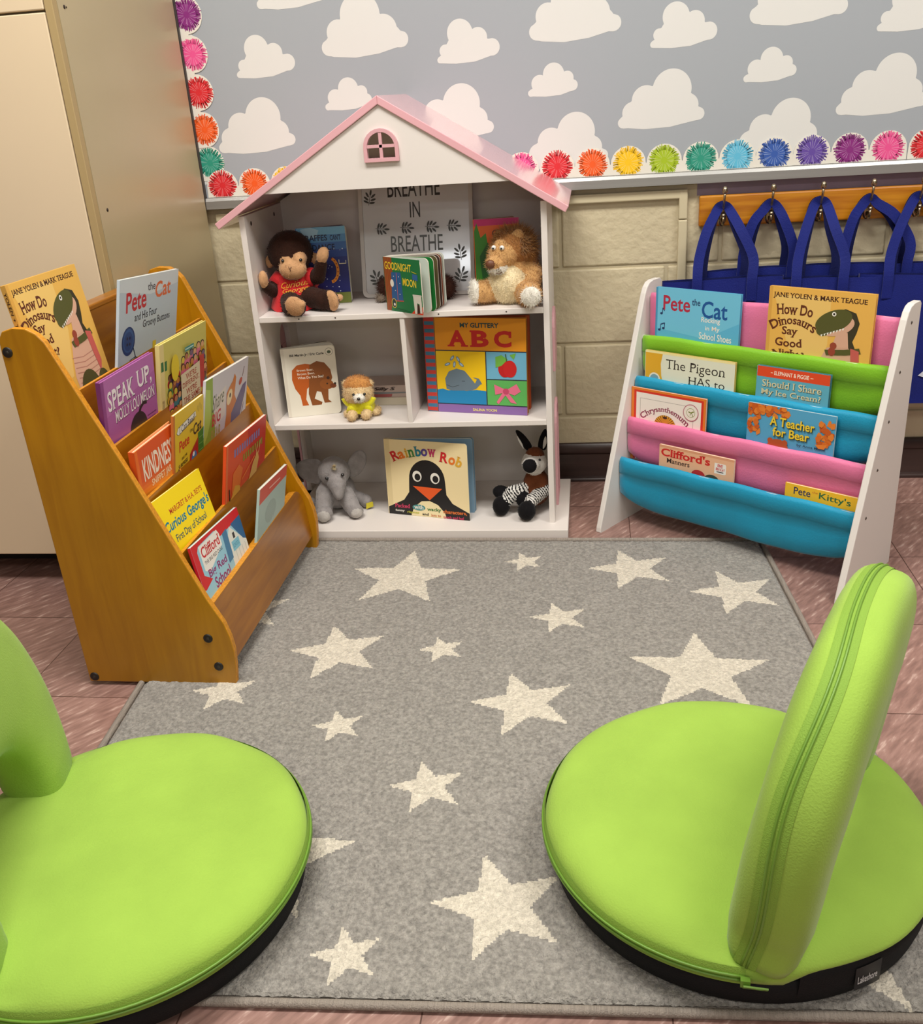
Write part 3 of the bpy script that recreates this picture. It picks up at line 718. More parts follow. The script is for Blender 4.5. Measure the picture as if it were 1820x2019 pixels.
for hi, cx, w, yf, yb, zt, lab, feet, drop in BAGS:
    t = thing('tote_bag', lab, 'bag', (cx, (yf+yb)/2, .243), group='navy tote bags on the coat rack')
    yc = (yf+yb)/2; d = (yb-yf); H = zt-.243; rnd = random.Random(hi+3)
    mb = MB(); rings = []
    for j in range(15):
        f = j/14; z = H*f; ring = []
        dd = d*(.55+.45*math.sin(PI*min(1, .25+f*.55))) * (1.0 if f < .92 else .95)
        N = 40
        for k in range(N):
            a = 2*PI*k/N; cs, sn = math.cos(a), math.sin(a)
            x = w/2*math.copysign(abs(cs)**.35, cs); y = dd/2*math.copysign(abs(sn)**.55, sn)
            y += .003*math.sin(x*55+f*6+hi)*(.3+f)+.002*math.sin(x*23-f*11+hi*2)
            ring.append((x, y, z+(.003*math.sin(x*18+hi) if f > .9 else 0)))
        rings.append(ring)
    mb.loft(rings, nav, caps=False); mb.add(rings[0], [tuple(range(40))[::-1]], nav2)
    inner = [[(p[0]*.99, p[1]*.9, p[2]-.001) for p in rings[-1]], [(p[0]*.97, p[1]*.6, p[2]-.09) for p in rings[-1]]]
    mb.loft(inner, nav2, caps=False); part(mb, 'body', t)
    hx = HK[hi]
    for front in (True, False):
        yy = (-d/2-.002 if front else d/2+.001); ytop = -.040-yc+(-.004 if front else .004)
        zt_ = .73+.012-(.243) if front else .73+.008-.243
        zh = .735-.243+.012
        f0, f1 = feet[0]-cx, feet[1]-cx; hxx = hx-cx
        if not front: f0 += .016; f1 -= .012
        L = [(f0, yy, H-.055), (f0, yy, H+.0), (f0+.004, yy*.8+ytop*.2, H+.05), (f0+(hxx-f0)*.34, yy*.5+ytop*.5, H+.112), (hxx-.016, ytop, zh-.014), (hxx-.004, ytop, zh+.001), (hxx+.004, ytop, zh+.001),
             (hxx+.016, ytop, zh-.014), (f1+(hxx-f1)*.40, yy*.5+ytop*.5, H+.112), (f1+.002, yy*.8+ytop*.2, H+.05), (f1, yy, H), (f1, yy, H-.055)]
        mb = MB(); pts = smooth_path(L, 5); n = len(pts)
        ribbon(mb, pts, [.024-.010*math.exp(-((i-n/2)/5.0)**2) for i in range(n)], nav if front else nav2)
        o = part(mb, 'handle', t); so = o.modifiers.new('solid', 'SOLIDIFY'); so.thickness = .0014; so.offset = 0
    if hi == 4:
        mb = MB(); y0 = -d/2-.0035
        a = Art(mb, .2, .2, y0, step=.0003, x0=-.02, zt=.135)
        a.poly([(14, 30), (46, 0), (100, 0), (100, 52), (60, 44)], (206, 210, 220))
        for q in range(5): a.line([(22+q*7, 30+math.sin(q)*2), (25+q*7, 34), (29+q*7, 30)], 1.6, (30, 30, 60))
        mb.build('printed_panel', t)
# ------------------------------------------------------------------ floor chairs
grn = mat('lime_microsuede', (152, 186, 76), 0.85, bump=(380, 0.30, 4), var=(7, 0.10), sheen=0.15, spec=0.2)
grn_z = mat('lime_zip_tape', (130, 166, 62), 0.7, bump=(600, 0.4), spec=0.3); grn_t = mat('lime_zip_teeth', (108, 148, 50), 0.4)
blk = mat('black_base_cloth', (16, 16, 18), 0.8, bump=(500, 0.4), spec=0.3)
def sgnp(v, p): return math.copysign(abs(v)**p, v)
def floor_chair(label, loc, rotz, off, lean, Hh, pull, tagged):
    t = thing('floor_chair', label, 'chair', loc, rotz, group='lime green floor chairs')
    mb = MB(); mb.lathe([(0, 0), (.246, 0), (.254, .006), (.257, .026), (.256, .044), (.10, .046), (0, .046)], blk, 96); 
    aw = math.acos(-(off+.045)/.258); sk = []
    for r, z in ((.2575, .020), (.2605, .045), (.2610, .066), (.2500, .068)):
        sk.append([(r*math.cos(aw+(2*PI-2*aw)*i/60), r*math.sin(aw+(2*PI-2*aw)*i/60), z) for i in range(61)])
    mb.loft(sk, blk, closed_u=False, caps=False); part(mb, 'base', t)
    mb = MB(); pr = [(0, .040), (.248, .040), (.258, .043), (.2635, .052), (.2655, .062), (.2625, .074), (.255, .083), (.243, .0895), (.225, .0935), (.19, .0965), (.12, .0985), (.05, .099), (0, .099)]
    seg = 120; n = len(pr); vs = []; fs = []
    for i in range(seg):
        a = 2*PI*i/seg
        for r, z in pr:
            x, y = r*math.cos(a), r*math.sin(a)
            cr = math.exp(-((x+off-.03)/.05)**2)*(.013 if z > .08 else 0)      # dip along the fold
            wv = .0012*math.sin(9*a+z*40)*(1 if r > .2 else 0)
            if x < -off-.03 and z < .075:                      # the tongue behind the fold sits on a deeper black skirt
                k_ = min(1, (-off-.03-x)/.03); z = z+(.075-z)*.62*k_
            vs.append((x+wv*math.cos(a), y+wv*math.sin(a), z-cr+.0016*noise.noise((x*14, y*14, 3))*(1 if z > .07 else 0)))
    for i in range(seg):
        for k in range(n-1): fs.append((i*n+k, ((i+1) % seg)*n+k, ((i+1) % seg)*n+k+1, i*n+k+1))
    mb.add(vs, fs, grn, True); seat = part(mb, 'seat_cushion', t)
    # zip round the front rim
    a0 = math.acos(-off/.262)-.04; N = 70
    def rim(r, z): return [(r*math.cos(-a0+2*a0*i/N), r*math.sin(-a0+2*a0*i/N), z) for i in range(N+1)]
    mb = MB(); mb.loft([rim(.2652, .048), rim(.2668, .0535), rim(.2676, .061), rim(.2668, .068), rim(.2645, .0735)], grn_z, closed_u=False, caps=False)
    mb.tube(rim(.2682, .0575), .0019, grn_t, 6); mb.tube(rim(.2682, .0635), .0019, grn_t, 6); part(mb, 'zipper', seat)
    # backrest: arch with a hole at its foot
    T = .086
    up = Vector((-math.sin(lean), 0, math.cos(lean))); hd = Vector((0, 1, 0)); nd = Vector((-math.cos(lean), 0, -math.sin(lean)))
    base = Vector((-off, 0, .070))
    def outer(f):
        th = R(212)-R(244)*f
        s = .264*sgnp(math.cos(th), .85); v = .14+((Hh-.14) if math.sin(th) > 0 else .245)*sgnp(math.sin(th), .95)
        if v < .10: s = math.copysign(max(abs(s), .249), s)
        return s, max(v, -.058)
    def inner(f):
        th = PI-PI*f
        return .130*sgnp(math.cos(th), .7), max(-.040, .156*sgnp(math.sin(th), .72)-.010-(.03 if math.sin(th) < .05 else 0))
    NF, NP = 64, 36
    rings = []
    for i in range(NF+1):
        f = i/NF; so, vo = outer(f); si, vi = inner(f); ring = []
        end = min(f, 1-f)*NF; sh = 1.0 if end > 3 else (.80+.2*math.sqrt(min(1, end/3)))
        for k in range(NP):
            ph = 2*PI*k/NP; q = .5+.5*sgnp(math.cos(ph), .42); dpt = T/2*sgnp(math.sin(ph), .60)*sh
            puff = 1+.10*math.sin(PI*q)
            s, v = si+(so-si)*q, vi+(vo-vi)*q
            ring.append(base+hd*s+up*v+nd*(dpt*puff+.0015*noise.noise((s*12, v*12, dpt*8))))
        rings.append(ring)
    mb = MB(); mb.loft(rings, grn); back = part(mb, 'backrest', t)
    def edge(dd, rr):
        out = []
        for i in range(NF+1):
            so, vo = outer(i/NF); s2, v2 = inner(i/NF); d = Vector((so-s2, vo-v2)); wd = d.length; d.normalize()
            D = dd-.010+.004*math.sin(i*.35); sn = min(1, abs(D)/(T/2))**(1/.60); q = .5*math.sqrt(max(0, 1-sn*sn))**.42-.5
            out.append(base+hd*(so+d.x*(rr+q*wd))+up*(vo+d.y*(rr+q*wd))+nd*D)
        return out
    mb = MB(); mb.loft([edge(-.0135, .0008), edge(-.007, .0016), edge(0, .0019), edge(.007, .0016), edge(.0135, .0008)], grn_z, closed_u=False, caps=False)
    mb.tube(edge(-.0032, .0022), .0017, grn_t, 6); mb.tube(edge(.0032, .0022), .0017, grn_t, 6); part(mb, 'zipper', back)
    if pull:
        a = pull; M = Matrix.Rotation(a, 4, 'Z') @ Matrix.Translation((.270, 0, .060))
        mb = MB(); mb.box((-.001, -.005, -.005), (.006, .006, .005), grn_t, M)
        M2 = M @ Matrix.Rotation(R(35), 4, 'Y')
        mb.plate([[(-.006, -.026), (.006, -.026), (.007, .002), (-.007, .002)], [(-.003, -.021), (.003, -.021), (.003, -.012), (-.003, -.012)]], (.006, 0, 0), (0, 0, 1), (0, -1, 0), (1, 0, 0), .002, grn_t, M=M2)
        part(mb, 'zipper_pull', seat)
    if tagged:
        a = tagged; mb = MB(); r = .2622; pts = []
        for i in range(9):
            b = a-.075+.15*i/8; pts.append((r*math.cos(b), r*math.sin(b)))
        mb.loft([[(x, y, .016) for x, y in pts], [(x, y, .052) for x, y in pts]], mat('label_black', (24, 24, 28), 0.4), closed_u=False, caps=False)
        vs, fs = text_mesh('Lakeshore', .01)
        x0 = min(v[0] for v in vs); x1 = max(v[0] for v in vs); o = []
        for v in vs:
            b = a-.060+.112*(v[0]-x0)/(x1-x0); o.append(((r+.0006)*math.cos(b), (r+.0006)*math.sin(b), .026+.0165*v[1]))
        mb.add(o, fs, ink((214, 214, 214))); part(mb, 'label_tag', t)
    return t
floor_chair('lime green round floor chair at the right, its folded-up backrest seen edge-on', (.190, -1.470, .0125), R(155.4), .100, R(7.2), .388, R(110), R(144))
floor_chair('lime green round floor chair at the left, cut off by the picture edge', (-.672, -1.590, .0125), R(16), .150, R(8), .388, None, None)

# ------------------------------------------------------------------ books in the wooden rack
def pose(TL, e, th, W, H):
    """cover whose top left corner is TL, top edge along e, leaning back by th degrees (facing +x side)"""
    e = Vector(e).normalized(); nrm = Vector((math.cos(R(th)), 0, math.sin(R(th))))
    nrm = (nrm-e*nrm.dot(e)).normalized(); up = nrm.cross(e).normalized()
    if up.z < 0: up = -up
    yv = up.cross(e)
    M = Matrix((e, yv, up)).transposed().to_4x4(); M.translation = Vector(TL)+e*(W/2)-up*H
    return M
def pose3(A, e, up, W, H):
    e = Vector(e).normalized(); up = Vector(up); up = (up-e*up.dot(e)).normalized(); yv = up.cross(e)
    M = Matrix((e, yv, up)).transposed().to_4x4(); M.translation = Vector(A)+e*(W/2)-up*H
    return M
BRN, DBR, WHT = (96, 44, 26), (70, 36, 24), (236, 232, 222)
def art_dino(a, ys=1.0):
    a.ys = ys
    a.poly([(5, 8), (60, 6), (60, 50), (46, 88), (38, 90), (20, 50)], (233, 193, 110)); a.rect(0, 0, 3, a.hb, (216, 162, 74))
    a.text('JANE YOLEN & MARK TEAGUE', (4, 5, 93, 11), DBR, bold=.022, serif=True)
    a.text('How Do', (8, 15, 44, 25), BRN, bold=.022, serif=True, arc=1.2)
    a.text('Dinosaurs', (3, 26, 48, 34), BRN, bold=.022, serif=True, arc=7)
    a.text('Say', (15, 36.5, 31, 46.5), BRN, bold=.022, serif=True)
    a.text('Good', (9, 48, 36, 56), BRN, bold=.022, serif=True, arc=-1)
    a.text('Night?', (7, 58, 38, 67), BRN, bold=.022, serif=True, arc=2)
    a.ys = ys*1.12 if ys > 1 else ys
    G, GD, PK = (84, 84, 40), (58, 52, 34), (214, 168, 142)
    a.poly([(64, 19), (74, 15), (84, 18), (88, 27), (86, 36), (83, 44), (88, 54), (76, 54), (74, 40)], GD)
    a.poly([(60, 52), (76, 48), (88, 55), (90, 80), (86, 110), (50, 110), (48, 80), (54, 64)], PK)
    for q in range(7): a.line([(52, 66+q*4), (68, 68+q*4), (88, 66+q*4)], .7, (178, 122, 104))
    a.poly([(68, 38), (78, 36), (80, 50), (64, 52)], PK)
    a.disc(67, 31, 17, PK, 9, rot=-18); a.disc(64, 27, 18, G, 9.5, rot=-24); a.disc(56, 35, 8, G, 6, rot=-30)
    for q in range(8): a.poly([(53+q*2.8, 40.6-q*1.1), (55+q*2.8, 39.8-q*1.1), (54+q*2.8, 42.6-q*1.1)], WHT)
    a.disc(64, 20.5, 2.0, WHT); a.disc(64, 20.5, 1.0, (30, 26, 20))
    a.poly([(58, 54), (76, 52), (90, 49), (92, 54), (78, 57), (60, 59)], G)
    a.poly([(82, 50), (90, 52), (92, 76), (87, 84), (84, 68)], (196, 92, 84))
    a.disc(66, 96, 15, (78, 72, 38), 18, rot=8); a.disc(88, 98, 10, (84, 78, 42), 16)
    a.disc(66, 49.5, 3.2, (150, 66, 48)); a.disc(65, 55, 3.4, (150, 66, 48), 4)
def art_button(a):
    a.ys = 0.7
    a.poly([(0, 0), (100, 0), (100, 14), (50, 20), (0, 12)], (214, 222, 228))
    a.text('Pete', (10, 13, 43, 33), (196, 40, 52), bold=.02, slope=-1); a.text('the', (45, 8, 58, 16), (40, 44, 60), bold=.01); a.text('Cat', (58, 8, 86, 25), (222, 110, 62), bold=.02, slope=-1)
    a.text('and His Four', (24, 35, 62, 43), (34, 40, 62), bold=.008, slope=-1); a.text('Groovy Buttons', (38, 44, 86, 54), (34, 40, 62), bold=.008, slope=-1)
    a.disc(15, 62, 10.5, (22, 58, 118), 14.5); a.disc(15, 61.5, 8.6, (40, 88, 150), 12); a.disc(15, 62, 6.8, (26, 66, 128), 9.6)
    for x, y in ((13, 59), (17, 59), (13, 65), (17, 65)): a.disc(x, y, 1.2, (14, 34, 74), 1.6)
    a.line([(23, 70), (27, 80), (22, 88), (18, 82), (27, 80), (36, 86), (34, 94), (30, 88), (38, 82), (48, 90), (54, 86), (58, 80)], 1.1, (26, 52, 92))
    a.rect(56, 70, 62, 92, (226, 200, 50))
def art_speak(a):
    a.ys = 0.88
    a.rect(0, 0, 5, a.hb, (140, 66, 132)); a.poly([(5, 0), (100, 0), (100, 20), (5, 40)], (178, 104, 170))
    for dx, c in ((.9, (92, 40, 96)), (0, (240, 230, 236))):
        a.text('SPEAK', (9+dx, 13+dx, 58+dx, 35+dx), c, bold=.015, serif=True, slope=-1); a.text('UP,', (64+dx, 10+dx, 93+dx, 33+dx), c, bold=.015, serif=True)
        a.text('MOLLY LOU MELON', (19+dx, 37+dx, 96+dx, 50+dx), c, bold=.006, serif=True, slope=-1.5)
    a.disc(60, 74, 17, (40, 32, 48), 19); a.disc(68, 88, 10, (36, 28, 42), 16); a.line([(62, 58), (66, 52), (72, 49), (79, 50)], 4.2, (36, 28, 42)); a.disc(60, 92, 7, (150, 88, 74), 9)
    for q, (x, y) in enumerate(((78, 66), (76, 70), (18, 84), (14, 89), (16, 93))): a.rect(x, y, x+18, y+1.2, (110, 50, 110))
    a.line([(14, 72), (18, 74), (16, 79), (20, 80)], 1.2, (120, 60, 124))
def art_crowd(a):
    a.ys = 0.66
    a.rect(0, 0, 8, a.hb, (226, 206, 140)); rnd = random.Random(2)
    a.text('INTERNATIONAL', (1.6, 70, 6, 96), (90, 66, 30), rot=0); a.rect(1.6, 22, 6.5, 34, (40, 110, 60)); a.rect(8.6, 23, 13, 35, (40, 110, 60))
    skins = [(188, 120, 80), (120, 70, 44), (222, 168, 122), (84, 48, 32), (206, 90, 70), (216, 190, 60), (120, 96, 120), (204, 132, 70)]
    cl = [(186, 40, 40), (60, 120, 130), (220, 110, 140), (70, 140, 70), (196, 150, 40), (90, 60, 110), (160, 90, 50)]
    for y in range(6):
        for x in range(9):
            px, py = 16+x*9.4+rnd.uniform(-2, 2), 38-x*1.3+y*11+rnd.uniform(-2, 2)+(8 if x < 3 else 0)
            if py < 24: continue
            a.disc(px, py+7, 5.2, rnd.choice(cl), 6.5); a.disc(px, py-1.2, 4.0, (52, 32, 26), 4.4); a.disc(px, py, 3.3, rnd.choice(skins), 4.0)
    a.disc(25, 36, 8, (226, 200, 40), 17); a.rect(78, 40, 88, 84, (196, 52, 48)); a.rect(46, 18, 66, 24, (70, 140, 130)); a.line([(47, 21), (65, 21)], 1.4, (200, 226, 214))
    a.poly([(36, 50), (78, 46), (79, a.hb), (37, a.hb)], (226, 212, 176))
    for t, b in (("WE'RE", (46, 52, 70, 60)), ('DIFFERENT,', (39, 62, 76, 70)), ("WE'RE", (46, 72, 70, 80)), ('THE SAME', (40, 82, 76, 90))): a.text(t, b, (170, 60, 36), bold=.012, serif=True, slope=-.6)
def art_kind(a):
    a.ys = 0.84
    st = [(222, 84, 30), (226, 96, 30), (230, 110, 32), (234, 126, 36), (238, 142, 40), (242, 158, 46), (244, 172, 52), (245, 182, 58)]
    for i, c in enumerate(st): a.rect(0, 46+i*6, 100, a.hb, c) if i else a.rect(0, 0, 100, a.hb, c)
    a.rect(0, 0, 6, a.hb, (236, 110, 34))
    a.text('KINDNESS', (13, 18, 88, 54), (246, 226, 206), bold=.022); a.text('SNIPPET JAR', (28, 58, 78, 72), (246, 216, 176), bold=.014)
    for q in range(6): a.line([(34-q*1.5, 98+q*3.5), (46, 94+q*3.5), (64, 95+q*3.2), (78, 92+q*3)], 1.5, (34, 22, 18))
    a.poly([(70, 92), (84, 70), (92, 66), (96, 84), (86, 96)], (30, 44, 42)); a.disc(84, 84, 2.4, WHT); a.disc(90, 81, 2.4, WHT)
def art_read(a):
    a.ys = 0.92
    a.rect(0, 0, 4, a.hb, (196, 110, 50)); a.poly([(9, 29), (14, 22), (72, 16), (74, 24), (16, 33)], WHT); a.line([(9, 29), (14, 22), (72, 16), (74, 24), (16, 33), (9, 29)], .8, (70, 60, 30))
    a.text('I Can Read!', (18, 20, 70, 30), (40, 36, 60), bold=.01, slope=-2.0, serif=True)
    for q in range(5): a.disc(84+q*3-4, 14+math.sin(q*2)*3, 3, (206, 176, 40), 4)
    a.text('Pete', (17, 42, 50, 58), (206, 52, 36), bold=.02, slope=-1.5); a.text('the', (52, 36, 62, 42), (70, 60, 20)); a.text('Cat', (64, 33, 92, 50), (40, 36, 30), bold=.02, slope=-1.5)
    for t, b in (('AND THE', (24, 68, 42, 72)), ('SURPRISE', (14, 76, 44, 82)), ('TEACHER', (14, 85, 42, 92))): a.text(t, b, (60, 50, 20), bold=.012, slope=-1)
    a.poly([(80, 52), (100, 48), (100, 106), (80, 108)], (52, 128, 48))
    for q in range(4): a.rect(84, 60+q*10, 98, 61+q*10, (120, 180, 90))
    a.poly([(52, 74), (62, 68), (80, 58), (80, 88), (64, 94), (50, 92)], (176, 44, 36)); a.disc(66, 84, 9, (60, 120, 170), 10); a.disc(64, 78, 3.5, WHT)
    a.line([(60, 104), (70, 98), (80, 102)], 2, (150, 60, 110))
def art_share(a):
    a.ys = 0.66
    a.poly([(0, 0), (14, 0), (18, 40), (26, 60), (22, a.hb), (0, a.hb)], (142, 172, 60)); a.poly([(0, 10), (10, 14), (14, 50), (8, 70), (0, 80)], (176, 200, 90))
    a.poly([(20, 30), (46, 20), (46, 58), (24, 66)], (220, 214, 208)); a.text('Share', (16, 22, 42, 42), (70, 84, 50), shear=.2, slope=-3)
    a.text('BIG', (17, 46, 36, 62), (196, 44, 58), bold=.02, slope=-1.5); a.text('BEAR', (16, 66, 38, 82), (176, 160, 84), bold=.02, slope=-1)
    a.rect(12, 85, 38, a.hb, (222, 216, 200)); a.text('SHARE!', (14, 86, 37, 92), (40, 36, 34), bold=.015)
    a.poly([(50, 60), (48, 32), (54, 26), (62, 20), (66, 12), (70, 18), (68, 40), (80, 60), (60, a.hb), (36, a.hb)], (204, 118, 40)); a.disc(56, 39, 6, (236, 216, 170), 10, rot=15); a.disc(57, 37, 2, (40, 26, 22), 3)
    a.poly([(62, 62), (88, 34), (97, 32), (92, 66), (80, 84), (60, a.hb-6)], (92, 84, 132)); a.line([(96, 46), (86, 72), (62, a.hb-8)], 1.6, (226, 220, 206))
    a.line([(90, 10), (86, 22)], 1.0, (110, 50, 40)); a.disc(82, 27, 3.5, (190, 70, 50), 5, rot=30)
def art_yellow(a):
    a.ys = 0.84
    a.text("MARGRET & H.A. REY'S", (21, 19, 92, 26), (186, 44, 30), bold=.012, serif=True)
    a.text("Curious George's", (4, 30, 98, 47), (14, 122, 150), bold=.025, shear=.15); a.text('First Day of School', (16, 50, 82, 62), (30, 80, 96), bold=.012)
    a.poly([(52, 74), (76, 64), (86, 66), (92, a.hb), (52, a.hb)], (168, 170, 84)); a.poly([(76, 66), (82, 66), (88, 92), (80, 94)], (176, 186, 196))
    for q in range(4): a.rect(57, 76+q*6, 74, 77.5+q*6, (138, 146, 70))
    a.poly([(12, a.hb-6), (18, a.hb-14), (20, a.hb)], (60, 50, 20))
def art_orange(a):
    a.ys = 0.6
    a.poly([(50, 0), (100, 0), (100, a.hb), (64, a.hb), (58, 40)], (198, 40, 24)); a.rect(0, 0, 4, a.hb, (226, 112, 60))
    def bars(x0, y0, x1, y1, c, n, sl):
        for i in range(n):
            x = x0+(x1-x0)*i/n; w = (x1-x0)/n*.62; yy = y0+sl*(i/n)
            a.poly([(x, yy), (x+w, yy), (x+w*1.1, yy+y1-y0), (x+w*.1, yy+y1-y0)], c)
    bars(18, 14, 84, 25, (134, 120, 176), 11, -2); bars(40, 31, 92, 41, (150, 140, 40), 9, -2)
    a.poly([(16, 46), (30, 40), (40, 50), (34, 70), (14, 74)], (232, 116, 46)); a.line([(38, 66), (70, 48)], 3, (232, 116, 46)); a.poly([(10, 84), (22, 66), (34, 72), (36, a.hb), (10, a.hb)], (226, 164, 60))
    a.poly([(56, 76), (66, 56), (78, 44), (82, 56), (76, 76), (60, a.hb)], (222, 172, 92)); a.line([(74, 48), (76, 34)], 1.2, (236, 190, 130)); a.line([(80, 48), (86, 30)], 1.2, (236, 190, 130))
    a.line([(8, 64), (10, 82)], 2, (60, 30, 20)); a.disc(24, 88, 2.2, (150, 84, 40), 3)
def art_redband(a):
    a.ys = 0.62
    a.poly([(0, 0), (100, 0), (100, 15), (48, 17), (46, 4), (12, 6), (8, 12), (8, 44), (20, 56), (4, 62), (0, 60)], (206, 30, 40))
    a.poly([(12, 7), (50, 5), (53, 12), (53, 28), (20, 46), (12, 40)], (236, 230, 222)); a.text('Clifford', (14, 10, 51, 25), (200, 30, 44), bold=.02, serif=True); a.text('THE BIG RED DOG', (15, 29, 51, 34), (50, 40, 44), bold=.006)
    a.text('Big Red', (16, 42, 53, 56), (140, 40, 110), bold=.02); a.text('School', (22, 57, 54, 72), (140, 40, 110), bold=.02)
    a.poly([(64, 30), (74, 15), (92, 40), (100, 44), (100, a.hb), (66, a.hb)], (226, 226, 216)); a.poly([(58, 16), (68, 14), (66, 56), (56, 58)], (64, 122, 162)); a.poly([(78, 14), (100, 12), (100, 48), (94, 44)], (44, 98, 146))
    for q in range(4): a.line([(74+q*7, 50), (74+q*7, a.hb)], .6, (170, 176, 170))
    a.rect(70, 36, 86, 50, (126, 190, 210)); a.text('SCHOOL', (71.5, 40, 84.5, 46), (66, 140, 170), bold=.01); a.rect(76, 26, 80, 34, (40, 40, 44))
    a.poly([(22, a.hb), (26, 82), (46, 72), (56, 70), (64, a.hb)], (110, 150, 50)); a.poly([(18, a.hb), (24, 80), (36, 86), (44, a.hb)], (52, 104, 44))
def art_pale(a):
    a.poly([(0, 0), (100, 0), (100, 13), (0, 18)], (214, 76, 56)); a.rect(34, 8, 74, 9.5, (240, 190, 176))
    a.disc(44, 38, 20, (156, 178, 172), 13); a.disc(40, 82, 13, (148, 160, 156), 24, rot=10); a.disc(42, 72, 8, (132, 142, 138), 10); a.line([(52, 46), (52, 74)], 1, (200, 212, 204)); a.line([(34, 60), (40, 56), (46, 60)], .8, (120, 132, 130))
WB = {'dino': ((-.9853,-1.047,.7911),(.1439,.9894,.0199),(-.1275,-.0014,.9918),.1896,.3050), 'petew': ((-0.8670,-0.8730,0.7628),(-0.0183,0.9954,-0.0941),-11.0,0.2775,0.2545),
 'speak': ((-.8541,-1.046,.6159),(.0621,.9978,.0239),(.1138,-.0309,.993),.1954,.2340), 'were': ((-0.8358,-0.8301,0.6275),(-0.0033,0.9997,-0.0237),-8.0,0.2461,0.2411),
 'kind': ((-.8184,-1.046,.4859),(.0994,.9935,.0549),(.0748,-.0,.9952),.1500,.2050), 'petey': ((-0.7912,-0.9199,0.5123),(-0.0033,0.9998,-0.0199),-9.5,0.1544,0.2315),
 'share': ((-0.7836,-0.7596,0.5342),(-0.0127,0.9978,-0.0654),-11.0,0.2685,0.2406), 'george': ((-.8017,-1.049,.3898),(.0724,.9968,-.0328),(-.2122,.0475,.9761),.1892,.2180),
 'orange': ((-0.7429,-0.8083,0.4092),(-0.0107,0.9979,-0.0637),-9.5,0.2635,0.2260), 'cliff': ((-0.7512,-1.0376,0.2912),(0.0142,0.9967,-0.0804),10.0,0.2390,0.2088),
 'pale': ((-0.6994,-0.7749,0.2994),(-0.0161,0.9957,-0.0913),-10.0,0.1998,0.2184)}
GW = 'picture books in the wooden rack'
def wbook(k, name, label, T, base, art, kind='hard', **kw):
    TL, e, th, W, H = WB[k]
    M = pose3(TL, e, th, W, H) if isinstance(th, tuple) else pose(TL, e, th, W, H)
    return book(name, label, M, W, H, T, base, art, group=GW, kind=kind, **kw)
wbook('dino', 'picture_book', 'tan hardcover with a green dinosaur at the top left of the wooden rack', +.011, (226, 176, 84), lambda a: art_dino(a, 1.12), spine=(222, 170, 80), spine_text=('YOLEN + TEAGUE', .10, (70, 40, 24)))
wbook('petew', 'picture_book', 'pale blue softcover with a big blue button on the top tier of the wooden rack', .006, (190, 204, 216), art_button, kind='soft')
wbook('speak', 'picture_book', 'purple hardcover with large white title on the second tier of the wooden rack', .009, (168, 92, 160), art_speak, spine=(120, 50, 112))
wbook('were', 'picture_book', 'yellow-green hardcover crowded with small faces on the second tier of the wooden rack', .009, (206, 194, 100), art_crowd, spine=(226, 206, 140), edge=(232, 214, 120))
wbook('kind', 'picture_book', 'orange hardcover with tall white capitals and black swirls on the third tier', .012, (222, 84, 30), art_kind, edge=(236, 150, 90))
wbook('petey', 'picture_book', 'narrow yellow reader with a white ribbon banner on the third tier', .005, (226, 190, 44), art_read, spine=(196, 110, 50), kind='soft')
wbook('share', 'picture_book', 'pale cover with a brown bear and green edge at the right of the third tier', .006, (206, 204, 212), art_share, kind='soft')
wbook('george', 'picture_book', 'bright yellow softcover with teal script title on the fourth tier', .005, (246, 214, 20), art_yellow, kind='soft')
wbook('orange', 'picture_book', 'red-orange softcover with lavender lettering on the fourth tier', .007, (222, 76, 34), art_orange, kind='soft')
wbook('cliff', 'picture_book', 'light blue softcover with red top band and white schoolhouse on the lowest tier', .006, (150, 200, 218), art_redband, kind='soft', spine=(200, 30, 44))
wbook('pale', 'picture_book', 'pale grey-green softcover with thin red band at the right of the lowest tier', .006, (172, 196, 190), art_pale, kind='soft')

# ------------------------------------------------------------------ books in the sling rack
def art_rock(a):
    a.poly([(0, 0), (100, 0), (100, 30), (60, 50), (0, 44)], (112, 192, 222)); a.rect(0, 0, 2, a.h, (70, 150, 190))
    a.text('Pete', (9, 8, 42, 24), (176, 40, 66), bold=.016); a.text('the', (44, 9, 54, 16), (22, 50, 96), bold=.015); a.text('Cat', (56, 10, 86, 28), (24, 84, 150), bold=.016)
    a.text('Rocking', (56, 27, 78, 34), WHT, bold=.012); a.text('in My', (61, 36, 78, 42), WHT, bold=.012); a.text('School Shoes', (54, 43.5, 92, 51), WHT, bold=.012, slope=.5)
    for x, y in ((6, 28), (4, 46), (9, 44)): a.line([(x+2.5, y-6), (x+2.2, y)], .8, (22, 50, 96)); a.disc(x+1, y, 1.7, (22, 50, 96), 1.2)
    a.line([(6.5, 40), (11.5, 38)], 1.2, (22, 50, 96)); a.line([(8.5, 22), (11, 25)], .9, (22, 50, 96))
    for q in range(7): a.line([(58+q*2, 62), (66+q*4, 60+abs(q-3)), (74+q*4, 66)], .5, (50, 130, 170))
def art_pigeon(a):
    a.rect(0, 0, 100, 2, (240, 226, 160)); a.poly([(0, 2), (20, 2), (18, 12), (19, 24), (24, 40), (34, 60), (0, 60)], (222, 168, 40))
    a.text('The Pigeon', (24, 6.5, 90, 19), (44, 40, 34), serif=True, bold=-.004); a.text('HAS to', (50, 20.5, 90, 28.5), (44, 40, 34), serif=True, bold=-.004)
    a.text('Go to School!', (30, 33, 92, 42), (44, 40, 34), serif=True, bold=-.004); a.disc(11, 28, 6.5, (232, 226, 206), 6); a.disc(11, 28, 5, (120, 160, 170), 4.4)
